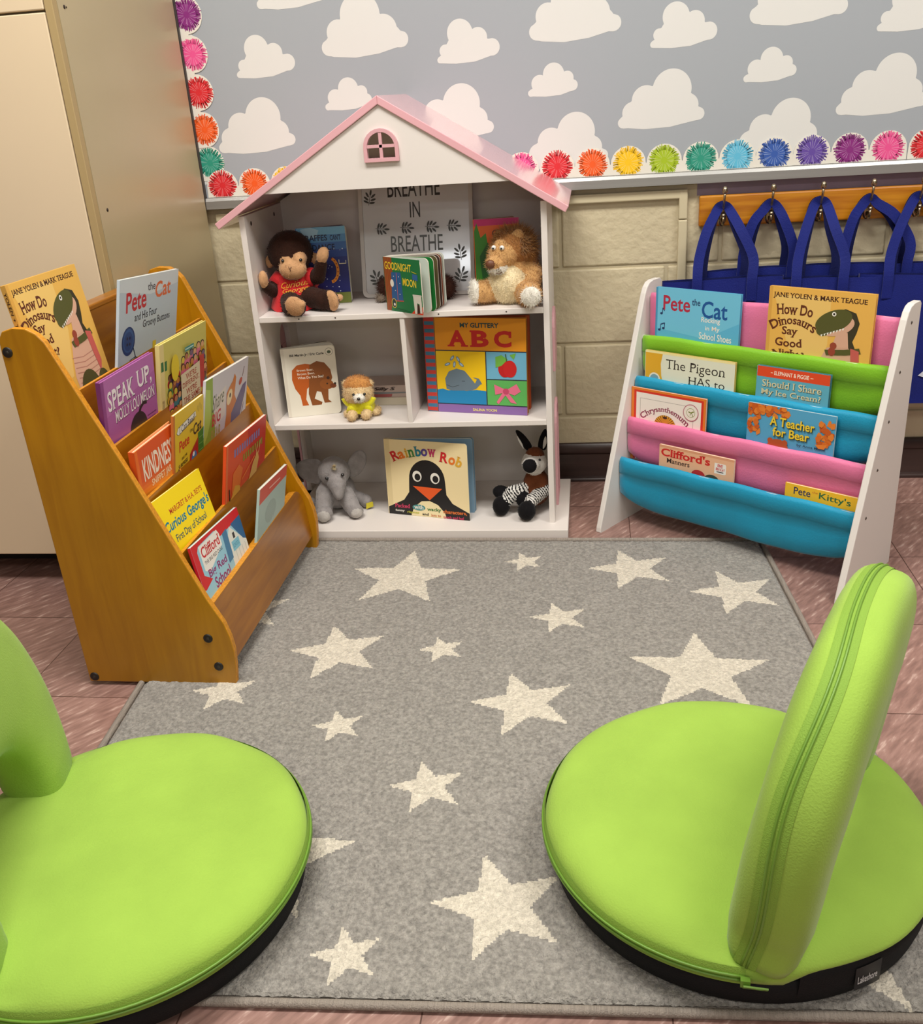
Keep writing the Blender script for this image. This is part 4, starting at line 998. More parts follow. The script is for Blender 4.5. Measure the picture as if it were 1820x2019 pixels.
def art_eleph(a):
    a.rect(0, 0, 100, 14, (220, 72, 34)); a.text('ELEPHANT & PIGGIE', (24, 4.5, 72, 10), (246, 226, 206), bold=.02); a.line([(19, 7.5), (22, 7.5)], 1, (246, 200, 170)); a.line([(74, 7.5), (78, 7.5)], 1, (246, 200, 170))
    for dx, c in ((.8, (60, 90, 90)), (0, (222, 212, 170))):
        a.text('Should I Share', (8+dx, 17.5+dx, 90+dx, 27+dx), c, serif=True, bold=.006); a.text('My Ice Cream?', (7+dx, 30+dx, 90+dx, 40+dx), c, serif=True, bold=.006)
def art_chrys(a):
    for i, c in enumerate(((226, 124, 40), (214, 52, 34), (240, 232, 222))): a.rect(i*3.2, i*2.6, 100-i*3, a.h, c)
    a.line([(12, a.h), (12, 12), (84, 12), (84, a.h)], .5, (120, 110, 104))
    a.text('Chrysanthemum', (14, 18, 78, 26), (142, 54, 84), bold=.02, serif=True, arc=14)
    for q in range(30): 
        an = PI+PI*q/29; a.line([(47, 42), (47+15*math.cos(an), 42+14*math.sin(an))], 1.6, (222, 168, 40) if q % 2 else (150, 90, 30))
    a.disc(47, 34, 6, (206, 140, 40), 4); a.disc(47, 31, 3, (70, 40, 24), 1.6)
    a.disc(81, 19, 10, (176, 70, 100), 10); a.disc(81, 19, 9.2, (236, 228, 216), 9.2); a.disc(81, 19, 5.6, (150, 160, 90), 5.6); a.disc(81, 19, 5, (236, 228, 216), 5)
    a.line([(78, 18), (81, 19), (85, 17)], 1.4, (120, 130, 50)); a.line([(80, 22), (82, 19), (84, 23)], 1, (120, 130, 50))
def art_teacher(a):
    rnd = random.Random(4); O = [(214, 108, 34), (226, 128, 44), (198, 88, 26)]
    for q in range(90):
        f = rnd.random(); side = rnd.random()
        if side < .45: x, y = rnd.uniform(0, 50)*(1-.2*f), rnd.uniform(0, 9)+2
        elif side < .7: x, y = rnd.uniform(0, 14), rnd.uniform(0, 32)
        else: x, y = rnd.uniform(82, 99), rnd.uniform(8, 34)
        a.poly([(x+rnd.uniform(2, 5)*math.cos(k*PI/3+f), y+rnd.uniform(2, 5)*math.sin(k*PI/3+f)) for k in range(6)], rnd.choice(O))
    for dx, c in ((.9, (40, 60, 50)), (0, (240, 206, 50))): a.text('A Teacher', (27+dx, 11+dx, 78+dx, 21.5+dx), c, bold=.02); a.text('for Bear', (31+dx, 23+dx, 73+dx, 33+dx), c, bold=.02)
    a.disc(38, 48, 13, (176, 80, 36), 12); a.disc(29, 39, 3.2, (176, 80, 36)); a.disc(46, 39, 3.2, (176, 80, 36)); a.poly([(80, 34), (94, 32), (90, 38), (84, 38)], (226, 128, 44))
    a.text('by Anna Marie', (60, 37, 92, 40.5), (30, 40, 60), bold=.008)
def art_manners(a):
    a.rect(0, 0, 100, 3, (222, 158, 120)); a.text("Clifford's", (2, 3.5, 69, 14), (206, 34, 32), bold=.03, serif=True); a.text('Manners', (10, 15.5, 42, 21.5), (60, 36, 28), bold=.015, serif=True)
    a.poly([(75, 8), (89, 8), (90, 10), (90, 20), (88, 21), (75, 21)], (240, 234, 226)); a.text('BE', (79, 9, 86, 12.6), (200, 50, 60), bold=.02); a.text('BIG!', (77, 13.4, 88, 17), (200, 50, 60), bold=.02); a.rect(78, 18, 87, 19.2, (90, 80, 80))
    a.disc(54, 28, 9, (186, 40, 36), 6); a.disc(72, 31, 10, (70, 70, 54), 7)
def art_kitty(a):
    a.text('Pete', (12, 3.5, 36, 14), (44, 50, 84), bold=.012); a.text('the', (38, 4, 46, 7), (206, 120, 40), bold=.01); a.text("Kitty's", (48, 3.8, 92, 16), (40, 104, 60), bold=.012, slope=.5); a.rect(0, 19, 100, 50, (226, 168, 30))
GS = 'picture books in the sling rack'
def sbook(r, s, w, top, T, base, art, label, kind='hard', tilt=0.0, name='picture_book', **kw):
    n0, z0 = RODS[r]; n = n0-.0155-T; th = R(1.5)
    zt = z0+top; zb = z0-.0-.205 if r == 0 else RODS[min(r+1, 4)][1]-.102
    H = zt-zb
    ex = (e1*math.cos(tilt)-Vector((0, 0, 1))*math.sin(tilt)).normalized()
    up = Vector((0, 0, 1))*math.cos(th)+n1*math.sin(th); up = (up-ex*up.dot(ex)).normalized(); yv = up.cross(ex)
    M = Matrix((ex, yv, up)).transposed().to_4x4(); M.translation = O1+e1*s+n1*n+Vector((0, 0, zt))+ex*(w/2)-up*H
    return book(name, label, M, w, H, T, base, art, group=GS, kind=kind, **kw)
sbook(0, .030, .221, .029, .009, (92, 178, 214), art_rock, 'sky blue hardcover with white subtitle at the top left of the sling rack', spine=(60, 130, 170))
sbook(0, .320, .231, .055, .010, (230, 178, 84), art_dino, 'tan hardcover with a green dinosaur at the top right of the sling rack', spine=(222, 170, 80))
sbook(1, .022, .240, -.023, .008, (224, 226, 204), art_pigeon, 'pale cream hardcover with typewriter lettering in the green pocket', edge=(220, 190, 110))
sbook(1, .318, .167, -.020, .010, (92, 170, 192), art_eleph, 'teal hardcover with orange-red top band in the green pocket', edge=(70, 130, 150))
sbook(2, .002, .206, -.0135, .006, (226, 124, 40), art_chrys, 'white softcover with orange-red border and round seal in the upper blue pocket', kind='soft')
sbook(2, .315, .202, -.001, .006, (84, 164, 204), art_teacher, 'blue softcover with orange autumn leaves and yellow title in the upper blue pocket', kind='soft')
sbook(3, .105, .199, -.0375, .006, (234, 180, 142), art_manners, 'peach softcover with red serif title in the pink pocket', kind='soft')
sbook(3, .431, .160, -.0625, .006, (244, 190, 40), art_kitty, 'yellow softcover with green and navy title low at the right of the sling rack', kind='soft')
# ------------------------------------------------------------------ board books in the dollhouse
GB = 'board books in the dollhouse bookcase'
def rleaf(mb, W, H, T, m, r=.008, y=0.0, art=None):
    """leaf with rounded outer corners, x 0..W, z 0..H, thickness T towards +y"""
    o = [(0, 0), (W-r, 0)]+[(W-r+r*math.sin(R(a)), r-r*math.cos(R(a))) for a in (20, 45, 70, 90)]+[(W-r+r*math.cos(R(a)), H-r+r*math.sin(R(a))) for a in (0, 20, 45, 70, 90)]+[(0, H)]
    mb.plate([o], (0, y, 0), (1, 0, 0), (0, 0, 1), (0, 1, 0), T, m)
    return o
def board_book(label, BL, z, yaw, lean, W, H, base, art, leaves, edge=(226, 220, 204), T=.0026, r=.008, spine=None, spT=.014, cat='book'):
    """leaves: (extra yaw in degrees, colour, width factor, offset along y) counted from the front cover"""
    M = Matrix.Translation((BL[0], BL[1], z)) @ Matrix.Rotation(R(yaw), 4, 'Z') @ Matrix.Rotation(R(-lean), 4, 'X')
    t = thing('board_book', label, cat, M=M, group=GB)
    card = mat('board_%02x%02x%02x' % tuple(edge), edge, 0.55)
    mb = MB(); o = rleaf(mb, W, H, T, card, r)
    mb.add([(p[0], -.00003, p[1]) for p in o], [tuple(range(len(o)))], ink(base)); art(Art(mb, W, H, -.00006, x0=0, zt=H)); part(mb, 'front_cover', t)
    for i, (dy, c, wf, off) in enumerate(leaves):
        mb = MB(); o = rleaf(mb, W*wf, H*.998, .0026, card, r)
        mb.add([(p[0], -.00003, p[1]*.998) for p in o], [tuple(range(len(o)))], ink(c))
        ob = part(mb, 'back_cover' if i == len(leaves)-1 else 'page', t); ob.location = (0.001, off, 0); ob.rotation_euler = (0, 0, R(dy))
    mb = MB(); mb.box((-.0018, .0002, .0004), (.0004, spT, H-.0004), ink(spine or base)); part(mb, 'spine', t)
    return t
def art_gnight(a):
    for i in range(10): a.rect(i*2.4, 0, i*2.4+1.7, a.h, (176, 70, 32) if i % 2 else (158, 50, 26))
    a.poly([(26, 0), (100, 0), (100, 88), (80, a.h), (12, a.h), (20, 60)], (22, 112, 62)); a.poly([(68, a.h), (82, 88), (100, 84), (100, a.h)], (212, 62, 30))
    a.text('GOODNIGHT', (3, 9, 76, 23), (240, 204, 50), bold=.012, shear=.1, slope=1); a.text('MOON', (50, 36, 87, 50), (240, 204, 50), bold=.012, shear=.1, slope=1)
    a.poly([(20, 27), (46, 26), (48, 78), (16, 80)], (36, 88, 142)); a.line([(34, 27), (33, 79)], 1, (210, 90, 60)); a.line([(15, 80), (49, 78)], 1.6, (200, 70, 50)); a.disc(20, 47, 5, (232, 224, 212), 7)
    for x, y in ((40, 34), (42, 46), (40, 66), (28, 60), (26, 34)): a.disc(x, y, .9, WHT)
    a.poly([(76, 66), (98, 64), (98, 96), (92, 96), (92, 80), (86, 78), (84, 98), (78, 98)], (214, 208, 196)); a.poly([(84, 98), (86, 80), (92, 82), (92, 96)], (60, 30, 24)); a.rect(75, 63, 99, 66, (206, 200, 190))
    a.line([(76, 22), (90, 25)], .8, (240, 204, 50)); a.poly([(78, 26), (92, 27), (92, 38), (78, 36)], (44, 96, 150)); a.line([(20, 92), (66, 96)], .8, (14, 80, 44)); a.line([(20, 95), (66, 99)], .8, (14, 80, 44)); a.disc(22, 84, 7, (240, 210, 80), 9); a.disc(22, 84, 6, (40, 60, 54), 8); a.disc(23, 86, 2.5, WHT)
board_book('standing board book with green cover and yellow title, pages fanned open on top shelf', (-.488, -.318), .5755, -38, 0, .127, .1255, (22, 112, 62), art_gnight,
 [(11, (196, 206, 196), 1, .003), (19, (24, 118, 50), 1, .006), (27, (90, 80, 50), 1, .009), (33, (60, 40, 34), 1, .012), (37, (120, 60, 40), 1, .015), (40.5, (150, 150, 140), 1, .018), (44, (206, 210, 200), 1, .021)], r=.012, spT=.024)
def art_giraffe(a):
    for i, c in enumerate(((112, 166, 196), (82, 134, 178), (60, 100, 160), (44, 70, 140), (34, 46, 118), (28, 34, 104))): a.rect(0, i*15, 100, a.h, c)
    a.poly([(8, 3), (30, 0), (46, 6), (40, 20), (16, 22)], (156, 190, 206)); a.text('GIRAFFES', (3, 15, 62, 27), (24, 30, 60), bold=.02); a.text("CAN'T", (68, 16, 90, 27), (24, 30, 60), bold=.02); a.text('DANCE', (30, 34, 76, 46), (24, 30, 60), bold=.02)
    rnd = random.Random(1)
    for q in range(46): a.disc(rnd.uniform(6, 95), rnd.uniform(44, 140), rnd.uniform(.6, 1.4), (206, 214, 230))
    a.line([(62+16*math.sin(R(q)), 86-24*math.cos(R(q))) for q in range(20, 180, 12)], 6, (222, 138, 40))
    for q in range(20, 180, 20): a.disc(62+16*math.sin(R(q)), 86-24*math.cos(R(q)), 1.5, (150, 70, 24))
    a.rect(0, 132, 100, a.h, (110, 120, 50)); a.line([(82, 66), (82, 74), (96, 74), (96, 68)], 1.6, (224, 214, 180))
board_book('dark blue starry board book standing behind the brown monkey plush', (-.7225, -.219), .5755, 5, 3, .121, .186, (60, 100, 160), art_giraffe, [(4, (200, 196, 180), 1, .004), (22, (36, 40, 96), .99, .010), (26, (30, 34, 96), 1, .016)], spT=.02)
def art_palm(a):
    a.rect(0, 0, 100, 15, (206, 36, 112)); a.poly([(0, 15), (100, 13), (100, 70), (0, 70)], (232, 102, 34)); a.rect(0, 100, 100, a.h, (90, 40, 36))
    a.text('Chicka', (40, 24, 90, 38), (70, 24, 24), bold=.02); a.text('Chicka', (40, 42, 90, 56), (70, 24, 24), bold=.02)
    a.poly([(0, 26), (6, 8), (14, 40), (26, 30), (30, 60), (40, 110), (20, 140), (4, 150), (0, 150)], (62, 140, 40)); a.poly([(10, 80), (30, 50), (36, 70), (44, 60), (50, 110), (30, 160), (16, 150)], (30, 96, 36))
    a.rect(6, 150, 14, a.h, (150, 90, 40)); a.disc(56, 150, 8, (190, 40, 30))
board_book('board book with magenta top and green palm leaves behind the lion plush', (-.281, -.226), .5755, 2, 3, .108, .187, (232, 102, 34), art_palm, [(10, (210, 190, 150), 1, .003), (24, (170, 84, 34), .99, .010), (27, (150, 64, 26), 1, .016)], spT=.02)
def art_bear(a):
    a.rect(0, 0, 5, a.h, (216, 208, 192)); a.text('Bill Martin Jr / Eric Carle', (15, 11.5, 79, 17.5), (40, 34, 30), bold=.03)
    a.disc(89, 12, 7.2, (60, 60, 50), 7.2); a.disc(89, 12, 6.6, (230, 224, 208), 6.6); a.disc(89, 12.5, 3.6, (70, 84, 60), 3)
    B1, B2, B3 = (186, 88, 24), (134, 74, 26), (150, 84, 30)
    a.poly([(14, 60), (16, 42), (26, 33), (42, 31), (54, 34), (52, 70), (40, 80), (36, 100), (40, 112), (28, 112), (26, 92), (18, 78)], B1); a.poly([(50, 34), (64, 28), (78, 32), (88, 46), (90, 62), (80, 84), (78, 104), (84, 110), (70, 110), (66, 88), (58, 86), (52, 100), (66, 108), (64, 113), (46, 113), (42, 90)], B2)
    a.disc(78, 74, 13, B3, 10, rot=10); a.disc(90, 78, 6, (120, 58, 26), 4.5); a.disc(94, 74, 2.2, (40, 26, 22)); a.disc(70, 58, 3, (70, 36, 20)); a.disc(82, 62, 3, (70, 36, 20)); a.disc(79, 73, 1.6, (30, 22, 20))
    a.text('Brown Bear,', (25, 41, 56, 46), (238, 216, 196), bold=.02); a.text('Brown Bear,', (25, 48, 58, 53), (238, 216, 196), bold=.02); a.text('What Do You See?', (25, 55, 74, 60), (238, 216, 196), bold=.02)
board_book('white board book with a brown bear at the left of the middle shelf', (-.777, -.294), .3015, 14.5, 2, .134, .178, (226, 220, 204), art_bear, [(5, (220, 214, 200), 1, .003), (13, (216, 210, 196), 1, .006), (20, (222, 216, 202), 1, .010), (24, (60, 50, 46), .98, .014)], r=.010, spT=.018)
def art_abc(a):
    for i in range(14): a.rect(0, i*7.2, 9.6, i*7.2+3.7, (196, 58, 50)); a.rect(0, i*7.2+3.7, 9.6, i*7.2+7.2, (58, 116, 148))
    K = (40, 40, 60)
    a.rect(10, 0, 100, a.h, K); a.rect(10.6, 0, 100, 30.4, (232, 150, 30)); a.rect(10.6, 31.4, 60, 82, (240, 196, 20)); a.rect(61, 31.4, 100, 57, (110, 176, 206)); a.rect(61, 58, 100, 82, (92, 176, 90)); a.rect(10.6, 83, 100, a.h, (136, 100, 164))
    a.text('MY GLITTERY', (36, 4.5, 74, 9), (20, 70, 80), bold=.03); 
    for t, b in (('A', (24, 11.5, 42, 27)), ('B', (47, 11.5, 64, 27)), ('C', (69, 11.5, 86, 27))): a.text(t, b, (196, 30, 34), bold=.04)
    for x0, x1 in ((23, 30), (36.5, 43.5), (45.5, 51)): a.rect(x0, 25.4, x1, 27, (196, 30, 34))
    a.rect(45.5, 11.5, 51, 13.1, (196, 30, 34)); a.rect(83.4, 12, 86, 18, (196, 30, 34))
    a.text('SALINA YOON', (46, 86, 70, 88.6), (236, 220, 120), bold=.02)
    a.poly([(10.6, 69), (16, 68), (22, 69.5), (30, 68), (40, 69.5), (50, 68), (60, 69), (60, 82), (10.6, 82)], (30, 132, 186))
    a.poly([(20, 68), (19, 58), (23, 51), (31, 48), (39, 50), (45, 57), (49, 62), (51, 58), (47, 56), (53, 57), (56, 62), (54, 63), (50, 67), (44, 69), (26, 69.5)], (104, 122, 136)); a.line([(20, 64), (26, 66), (33, 64)], .5, (60, 70, 80)); a.line([(36, 60), (39, 60)], .5, (40, 40, 50))
    for x, y, r in ((27, 38, 40), (33, 39, -30), (22, 44, 70), (36, 44, -50), (29, 44, 10)): a.disc(x, y, 1.3, (96, 130, 160), 3, rot=r); a.disc(x, y, .8, (176, 200, 220), 2, rot=r)
    a.disc(79, 47, 6.5, (188, 26, 30), 8); a.disc(84, 47, 6.5, (196, 30, 34), 8); a.poly([(70, 36), (76, 34), (82, 38), (76, 44), (70, 46)], (110, 176, 70)); a.poly([(84, 34), (90, 32), (88, 38)], (110, 176, 70)); a.line([(81, 40), (80, 33)], 1, (60, 90, 40))
    a.poly([(68, 62), (80, 67), (90, 61), (94, 68), (88, 72), (82, 70), (90, 80), (84, 79), (79, 72), (72, 81), (70, 79), (76, 70), (69, 72)], (226, 110, 140)); a.disc(79.5, 68.5, 3, (196, 70, 106))
board_book('large square alphabet board book with whale, apple and bow on middle shelf', (-.418, -.262), .3015, -12.1, 3.5, .262, .238, (232, 150, 30), art_abc, [(4, (206, 150, 60), .985, .004), (9, (196, 84, 30), .985, .010), (10.5, (186, 76, 26), .985, .014)], r=.001, spine=(196, 58, 50), spT=.022, edge=(196, 92, 40))
def art_penguin(a):
    a.rect(0, 0, 6, a.h, (226, 206, 156)); K = (26, 24, 26)
    dome = [(50+22*math.cos(PI-PI*k/16), 46-24*math.sin(PI-PI*k/16)) for k in range(17)]
    a.poly(dome+[(73, 62), (80, 72), (100, 82), (100, a.h), (0, a.h), (0, 82), (20, 72), (27, 62)], K)
    a.poly([(28, a.h), (32, 80), (42, 72), (52, 71), (62, 75), (70, 84), (72, a.h)], (240, 224, 176))
    for x, y in ((38, 42), (60, 43)): a.disc(x, y, 5.6, WHT, 6.6); a.disc(x+.5, y+1, 3.6, K, 4.2)
    a.poly([(32, 54), (68, 55), (52, 70)], (232, 92, 36))
    cols = [(206, 40, 44), (232, 120, 40), (220, 170, 40), (70, 140, 70), (40, 130, 150), (90, 70, 150), (190, 50, 100), (206, 40, 44), (232, 120, 40), (226, 170, 50)]
    xs = [6.5, 16, 24.5, 28.5, 36.5, 44.5, 52.5, 67, 77.5, 86]
    for i, ch in enumerate('RainbowRob'):
        w = 10.4 if ch in 'RwR' else (3.6 if ch == 'i' else 8); x = xs[i]; cy = 20-10*math.sin(PI*(x+w/2-4)/98)+ (4 if i > 6 else 0); hh = 12 if ch in 'Rb' else (11 if ch == 'i' else 9)
        a.text(ch, (x, cy+3-hh/2-(1.5 if ch in 'Rbi' else 0), x+w, cy+3+hh/2-(1.5 if ch in 'Rbi' else 0)), cols[i], bold=.03, serif=ch in 'Rabinw', rot=(-30+60*(x/100)))
    a.text('Packed', (8, 77, 27, 82), (206, 60, 100), bold=.02, serif=True); a.disc(38, 80, 8, (70, 140, 140), 3.6); a.text('with', (32, 77, 44, 82), WHT, bold=.02, serif=True); a.text('wacky', (48, 79, 66, 84), (60, 120, 60), bold=.02, serif=True); a.text('characters,', (68, 80, 97, 85), (232, 120, 50), bold=.02, serif=True)
    a.text('funny', (8, 84, 20, 87.5), WHT, bold=.02, serif=True); a.text('rhymes', (23, 85, 38, 88.5), (190, 190, 60), bold=.02, serif=True); a.text('and', (42, 86, 50, 89), (40, 36, 36), bold=.02, serif=True); a.text('lots to', (53, 86.5, 65, 89.5), (200, 100, 60), bold=.01, serif=True); a.text('touch and feel', (68, 87, 93, 90.4), (206, 60, 100), bold=.02, serif=True)
board_book('cream board book with a large black penguin in the bottom compartment', (-.541, -.288), .0275, -13.3, 3, .228, .2065, (240, 220, 170), art_penguin, [(12.5, (120, 152, 176), 1.0, .004), (14.5, (106, 140, 166), 1.005, .008)], edge=(232, 220, 190), r=.008, spT=.012)
# dots on the blue inside page that shows past the cover
# low box of a book lying at the back of the middle shelf
t = thing('boxed_book', 'low cream boxed book with script lettering lying behind the puppy plush', 'book', (-.545, -.16, .3015), group=GB)
mb = MB(); mb.box((-.07, -.04, .020), (.085, .055, .052), ink((196, 176, 168)))
a = Art(mb, .155, .032, -.0403, x0=-.07, zt=.052)
a.text('Silly S', (28, 3, 64, 10), (60, 44, 44), bold=.005, shear=.3); a.text('Silly S', (30, 3, 66, 10), (60, 44, 44), bold=.004, shear=.3)
a.poly([(0, 11), (100, 12), (100, 14), (0, 15)], (130, 136, 140)); a.poly([(0, 15), (60, 15), (58, 20), (0, 20)], (170, 90, 90)); part(mb, 'box_top', t)
mb = MB(); mb.box((-.07, -.044, 0), (.085, .055, .020), ink((206, 196, 174))); part(mb, 'box_base', t)

# ------------------------------------------------------------------ glossy breathing sign
M = Matrix.Translation((-.4365, -.163, .5755)) @ Matrix.Rotation(R(-12), 4, 'X')
t = thing('framed_sign', 'glossy grey-white sign with breathing words in white frame at the back of top shelf', 'sign', M=M)
gl = mat('sign_gloss', (222, 224, 226), 0.05, coat=1.0); fr = mat('sign_frame', (206, 200, 194), 0.4)
SW, SH = .288, .325
def rrect(w, h, r): return [(cx+r*math.cos(R(a)), cz+r*math.sin(R(a))) for cx, cz, a0 in ((w/2-r, r, -90), (w/2-r, h-r, 0), (-w/2+r, h-r, 90), (-w/2+r, r, 180)) for a in (a0, a0+30, a0+60, a0+90)]
mb = MB(); inn = [(x*.935, SH/2+(z-SH/2)*.945) for x, z in rrect(SW, SH, .010)]
mb.plate([rrect(SW, SH, .014), inn], (0, -.008, 0), (1, 0, 0), (0, 0, 1), (0, 1, 0), .014, fr); part(mb, 'frame', t, bevel=.0015)
mb = MB(); mb.plate([inn], (0, -.003, 0), (1, 0, 0), (0, 0, 1), (0, 1, 0), .006, gl)
a = Art(mb, SW, SH, -.0034); GR = (74, 76, 74)
a.text('BREATHE', (26, 13, 72, 28.5), (52, 48, 44), bold=.004); a.text('IN', (45, 33, 54, 46), (60, 58, 54), bold=.004); a.text('BREATHE', (27, 61, 73, 74.5), (96, 99, 98), bold=.004); a.text('OUT', (40, 81, 62, 94), (96, 99, 98), bold=.004)
def sprig(x, y, s, rot):
    for k, (dx, dy, an) in enumerate(((0, -6, 0), (-3, -3.5, -40), (3, -3.5, 40), (-3.5, 0, -62), (3.5, 0, 62), (-3, 3, -75), (3, 3, 75))):
        c, sn = math.cos(R(rot)), math.sin(R(rot)); a.disc(x+(dx*c-dy*sn)*s, y+(dx*sn+dy*c)*s, 1.0*s, GR, 2.8*s, n=12, rot=rot+an)
    a.line([(x+6*s*math.sin(R(rot)), y-6*s*math.cos(R(rot))), (x-6*s*math.sin(R(rot)), y+6*s*math.cos(R(rot)))], .5*s, GR)
sprig(10, 29, .9, 12); sprig(88, 78, .95, -8); sprig(88, 97, 1, 20); sprig(13, 97, 1, -20)
for x in (19, 41, 63, 82): sprig(x, 54.5, .85, 95)
part(mb, 'panel', t)

# ------------------------------------------------------------------ plush toys
def fur_mat(name, c, bump=1.0): return mat(name, c, 0.9, bump=(330, bump, 3), var=(60, 0.16), sheen=(0.08 if sum(c) < 330 else 0.3), spec=0.15)
def plush(label, loc, prims, voxel=.0035, fuzz=(0, .004), pick=None, smooth=4, seed=1, name='plush_toy', group='plush toys in the dollhouse bookcase', cat='plush toy'):
    """prims: ('e',centre,radii,rot(deg xyz),mat) or ('c',p0,p1,r0,r1,mat); world coordinates, grown into one skin"""
    t = thing(name, label, cat, loc, group=group); L = Vector(loc)
    mb = MB(); dm = mat('dummy', (128, 128, 128)); F = []
    for p in prims:
        if p[0] == 'e':
            rot = Matrix.Rotation(R(p[3][2]), 4, 'Z') @ Matrix.Rotation(R(p[3][1]), 4, 'Y') @ Matrix.Rotation(R(p[3][0]), 4, 'X')
            M = Matrix.Translation(Vector(p[1])-L) @ rot; mb.ball((0, 0, 0), p[2], dm, 20, M); Mi = M.inverted()
            F.append((lambda q, Mi=Mi, r=p[2]: (Vector(((Mi @ q).x/r[0], (Mi @ q).y/r[1], (Mi @ q).z/r[2])).length-1)*min(r), p[4]))
        else:
            a, b = Vector(p[1])-L, Vector(p[2])-L; n = 9; path = [a.lerp(b, i/(n-1)) for i in range(n)]; rad = [p[3]+(p[4]-p[3])*i/(n-1) for i in range(n)]
            d = (b-a).normalized(); pp = [a-d*p[3]*.95, a-d*p[3]*.7]+path+[b+d*p[4]*.7, b+d*p[4]*.95]; rr = [p[3]*.2, p[3]*.7]+rad+[p[4]*.7, p[4]*.2]
            mb.tube(pp, rr, dm, 14)
            def f(q, a=a, b=b, r0=p[3], r1=p[4]):
                ab = b-a; tt = max(0, min(1, (q-a).dot(ab)/ab.length_squared)); return (q-(a+ab*tt)).length-(r0+(r1-r0)*tt)
            F.append((f, p[5]))
    o = mb.build('body', t)
    m = o.modifiers.new('r', 'REMESH'); m.mode = 'VOXEL'; m.voxel_size = voxel
    m = o.modifiers.new('s', 'SMOOTH'); m.factor = .5; m.iterations = smooth
    dg = bpy.context.evaluated_depsgraph_get(); me = bpy.data.meshes.new_from_object(o.evaluated_get(dg)); old = o.data; o.modifiers.clear(); o.data = me; bpy.data.meshes.remove(old)
    me.materials.clear(); idx = {}
    def slot(mm):
        if mm not in idx: idx[mm] = len(idx); me.materials.append(mm)
        return idx[mm]
    for pl in me.polygons:
        q = pl.center; best = min(F, key=lambda f: f[0](q))[1]
        if pick: best = pick(q+L, pl.normal, best) or best
        pl.material_index = slot(best); pl.use_smooth = True
    if fuzz[0]:
        rnd = random.Random(seed); vs = []; fs = []; ms = []; P = list(me.polygons); acc = []; tot = 0
        for pl in P: tot += pl.area; acc.append(tot)
        import bisect
        for k in range(fuzz[0]):
            pl = P[min(len(P)-1, bisect.bisect(acc, rnd.random()*tot))]; c = pl.center; nn = pl.normal
            ln = fuzz[1]*rnd.uniform(.5, 1.2)
            d = (nn+Vector((rnd.uniform(-.7, .7), rnd.uniform(-.7, .7), rnd.uniform(-1.0, .35)))*.75).normalized(); sd = d.cross(Vector((rnd.uniform(-1, 1), rnd.uniform(-1, 1), rnd.uniform(-1, 1)))).normalized()*.00055
            jit = Vector((rnd.uniform(-1, 1), rnd.uniform(-1, 1), rnd.uniform(-1, 1)))*voxel*.5
            i = len(vs); vs += [c+jit-nn*.001-sd, c+jit-nn*.001+sd, c+jit+d*ln]; fs.append((i, i+1, i+2)); ms.append(pl.material_index)
        fm = bpy.data.meshes.new('fur'); fm.from_pydata([tuple(v) for v in vs], [], fs)
        for mm in me.materials: fm.materials.append(mm)
        fm.polygons.foreach_set('material_index', ms); fo = bpy.data.objects.new('fur', fm); C.objects.link(fo); fo.parent = t; fo['kind'] = 'stuff'
    return t, L
def eyes(t, L, pts, r, m, name='eye', flat=None):
    for p in pts:
        mb = MB(); mb.ball(tuple(Vector(p)-L), r, m, 14); part(mb, name, t)
gb = mat('toy_eye_black', (14, 12, 12), 0.12, coat=.6)

# monkey
br = fur_mat('plush_dark_brown', (52, 30, 22)); tan = fur_mat('plush_tan', (196, 150, 108), .5); red = mat('red_shirt', (206, 22, 30), 0.75, bump=(500, .5), sheen=.3)
z0 = .5755
t, L = plush('dark brown plush monkey in a red shirt sitting at the left of the top shelf', (-.735, -.23, z0), [
 ('e', (-.739, -.215, .632), (.046, .042, .056), (0, 0, 0), br), ('e', (-.741, -.222, .714), (.056, .052, .052), (0, 0, 0), br),
 ('e', (-.727, -.262, .678), (.035, .026, .027), (0, 0, 0), tan), ('e', (-.739, -.256, .701), (.020, .022, .018), (0, 0, 0), tan), ('e', (-.709, -.256, .701), (.018, .022, .018), (0, 0, 0), tan),
 ('e', (-.797, -.222, .692), (.011, .008, .017), (0, 0, 0), tan), ('e', (-.680, -.212, .692), (.013, .008, .016), (0, 0, 0), tan),
 ('c', (-.776, -.222, .652), (-.788, -.246, .622), .019, .016, br), ('c', (-.788, -.246, .622), (-.794, -.278, .640), .016, .014, br), ('e', (-.797, -.286, .660), (.012, .014, .022), (0, 0, 10), tan),
 ('c', (-.700, -.222, .655), (-.672, -.240, .652), .020, .019, br), ('c', (-.672, -.240, .652), (-.655, -.255, .690), .018, .015, br), ('e', (-.648, -.262, .708), (.015, .012, .022), (0, 25, 0), tan),
 ('c', (-.752, -.235, .600), (-.722, -.322, .597), .027, .025, br), ('c', (-.716, -.235, .606), (-.652, -.275, .602), .027, .025, br),
 ('e', (-.710, -.332, .6015), (.0275, .018, .0270), (10, 0, -8), br), ('e', (-.709, -.344, .6030), (.0245, .012, .0250), (10, 0, -8), tan), ('e', (-.636, -.284, .602), (.0255, .018, .0275), (5, 0, -38), br), ('e', (-.630, -.293, .603), (.0235, .012, .0260), (5, 0, -38), tan), ('e', (-.690, -.346, .608), (.011, .010, .009), (0, 0, 0), tan), ('e', (-.613, -.281, .608), (.010, .010, .009), (0, 0, 0), tan)],
 fuzz=(4200, .0035), seed=3)
mb = MB()                                                # shirt: a shell round the belly, open at the neck
rings = []
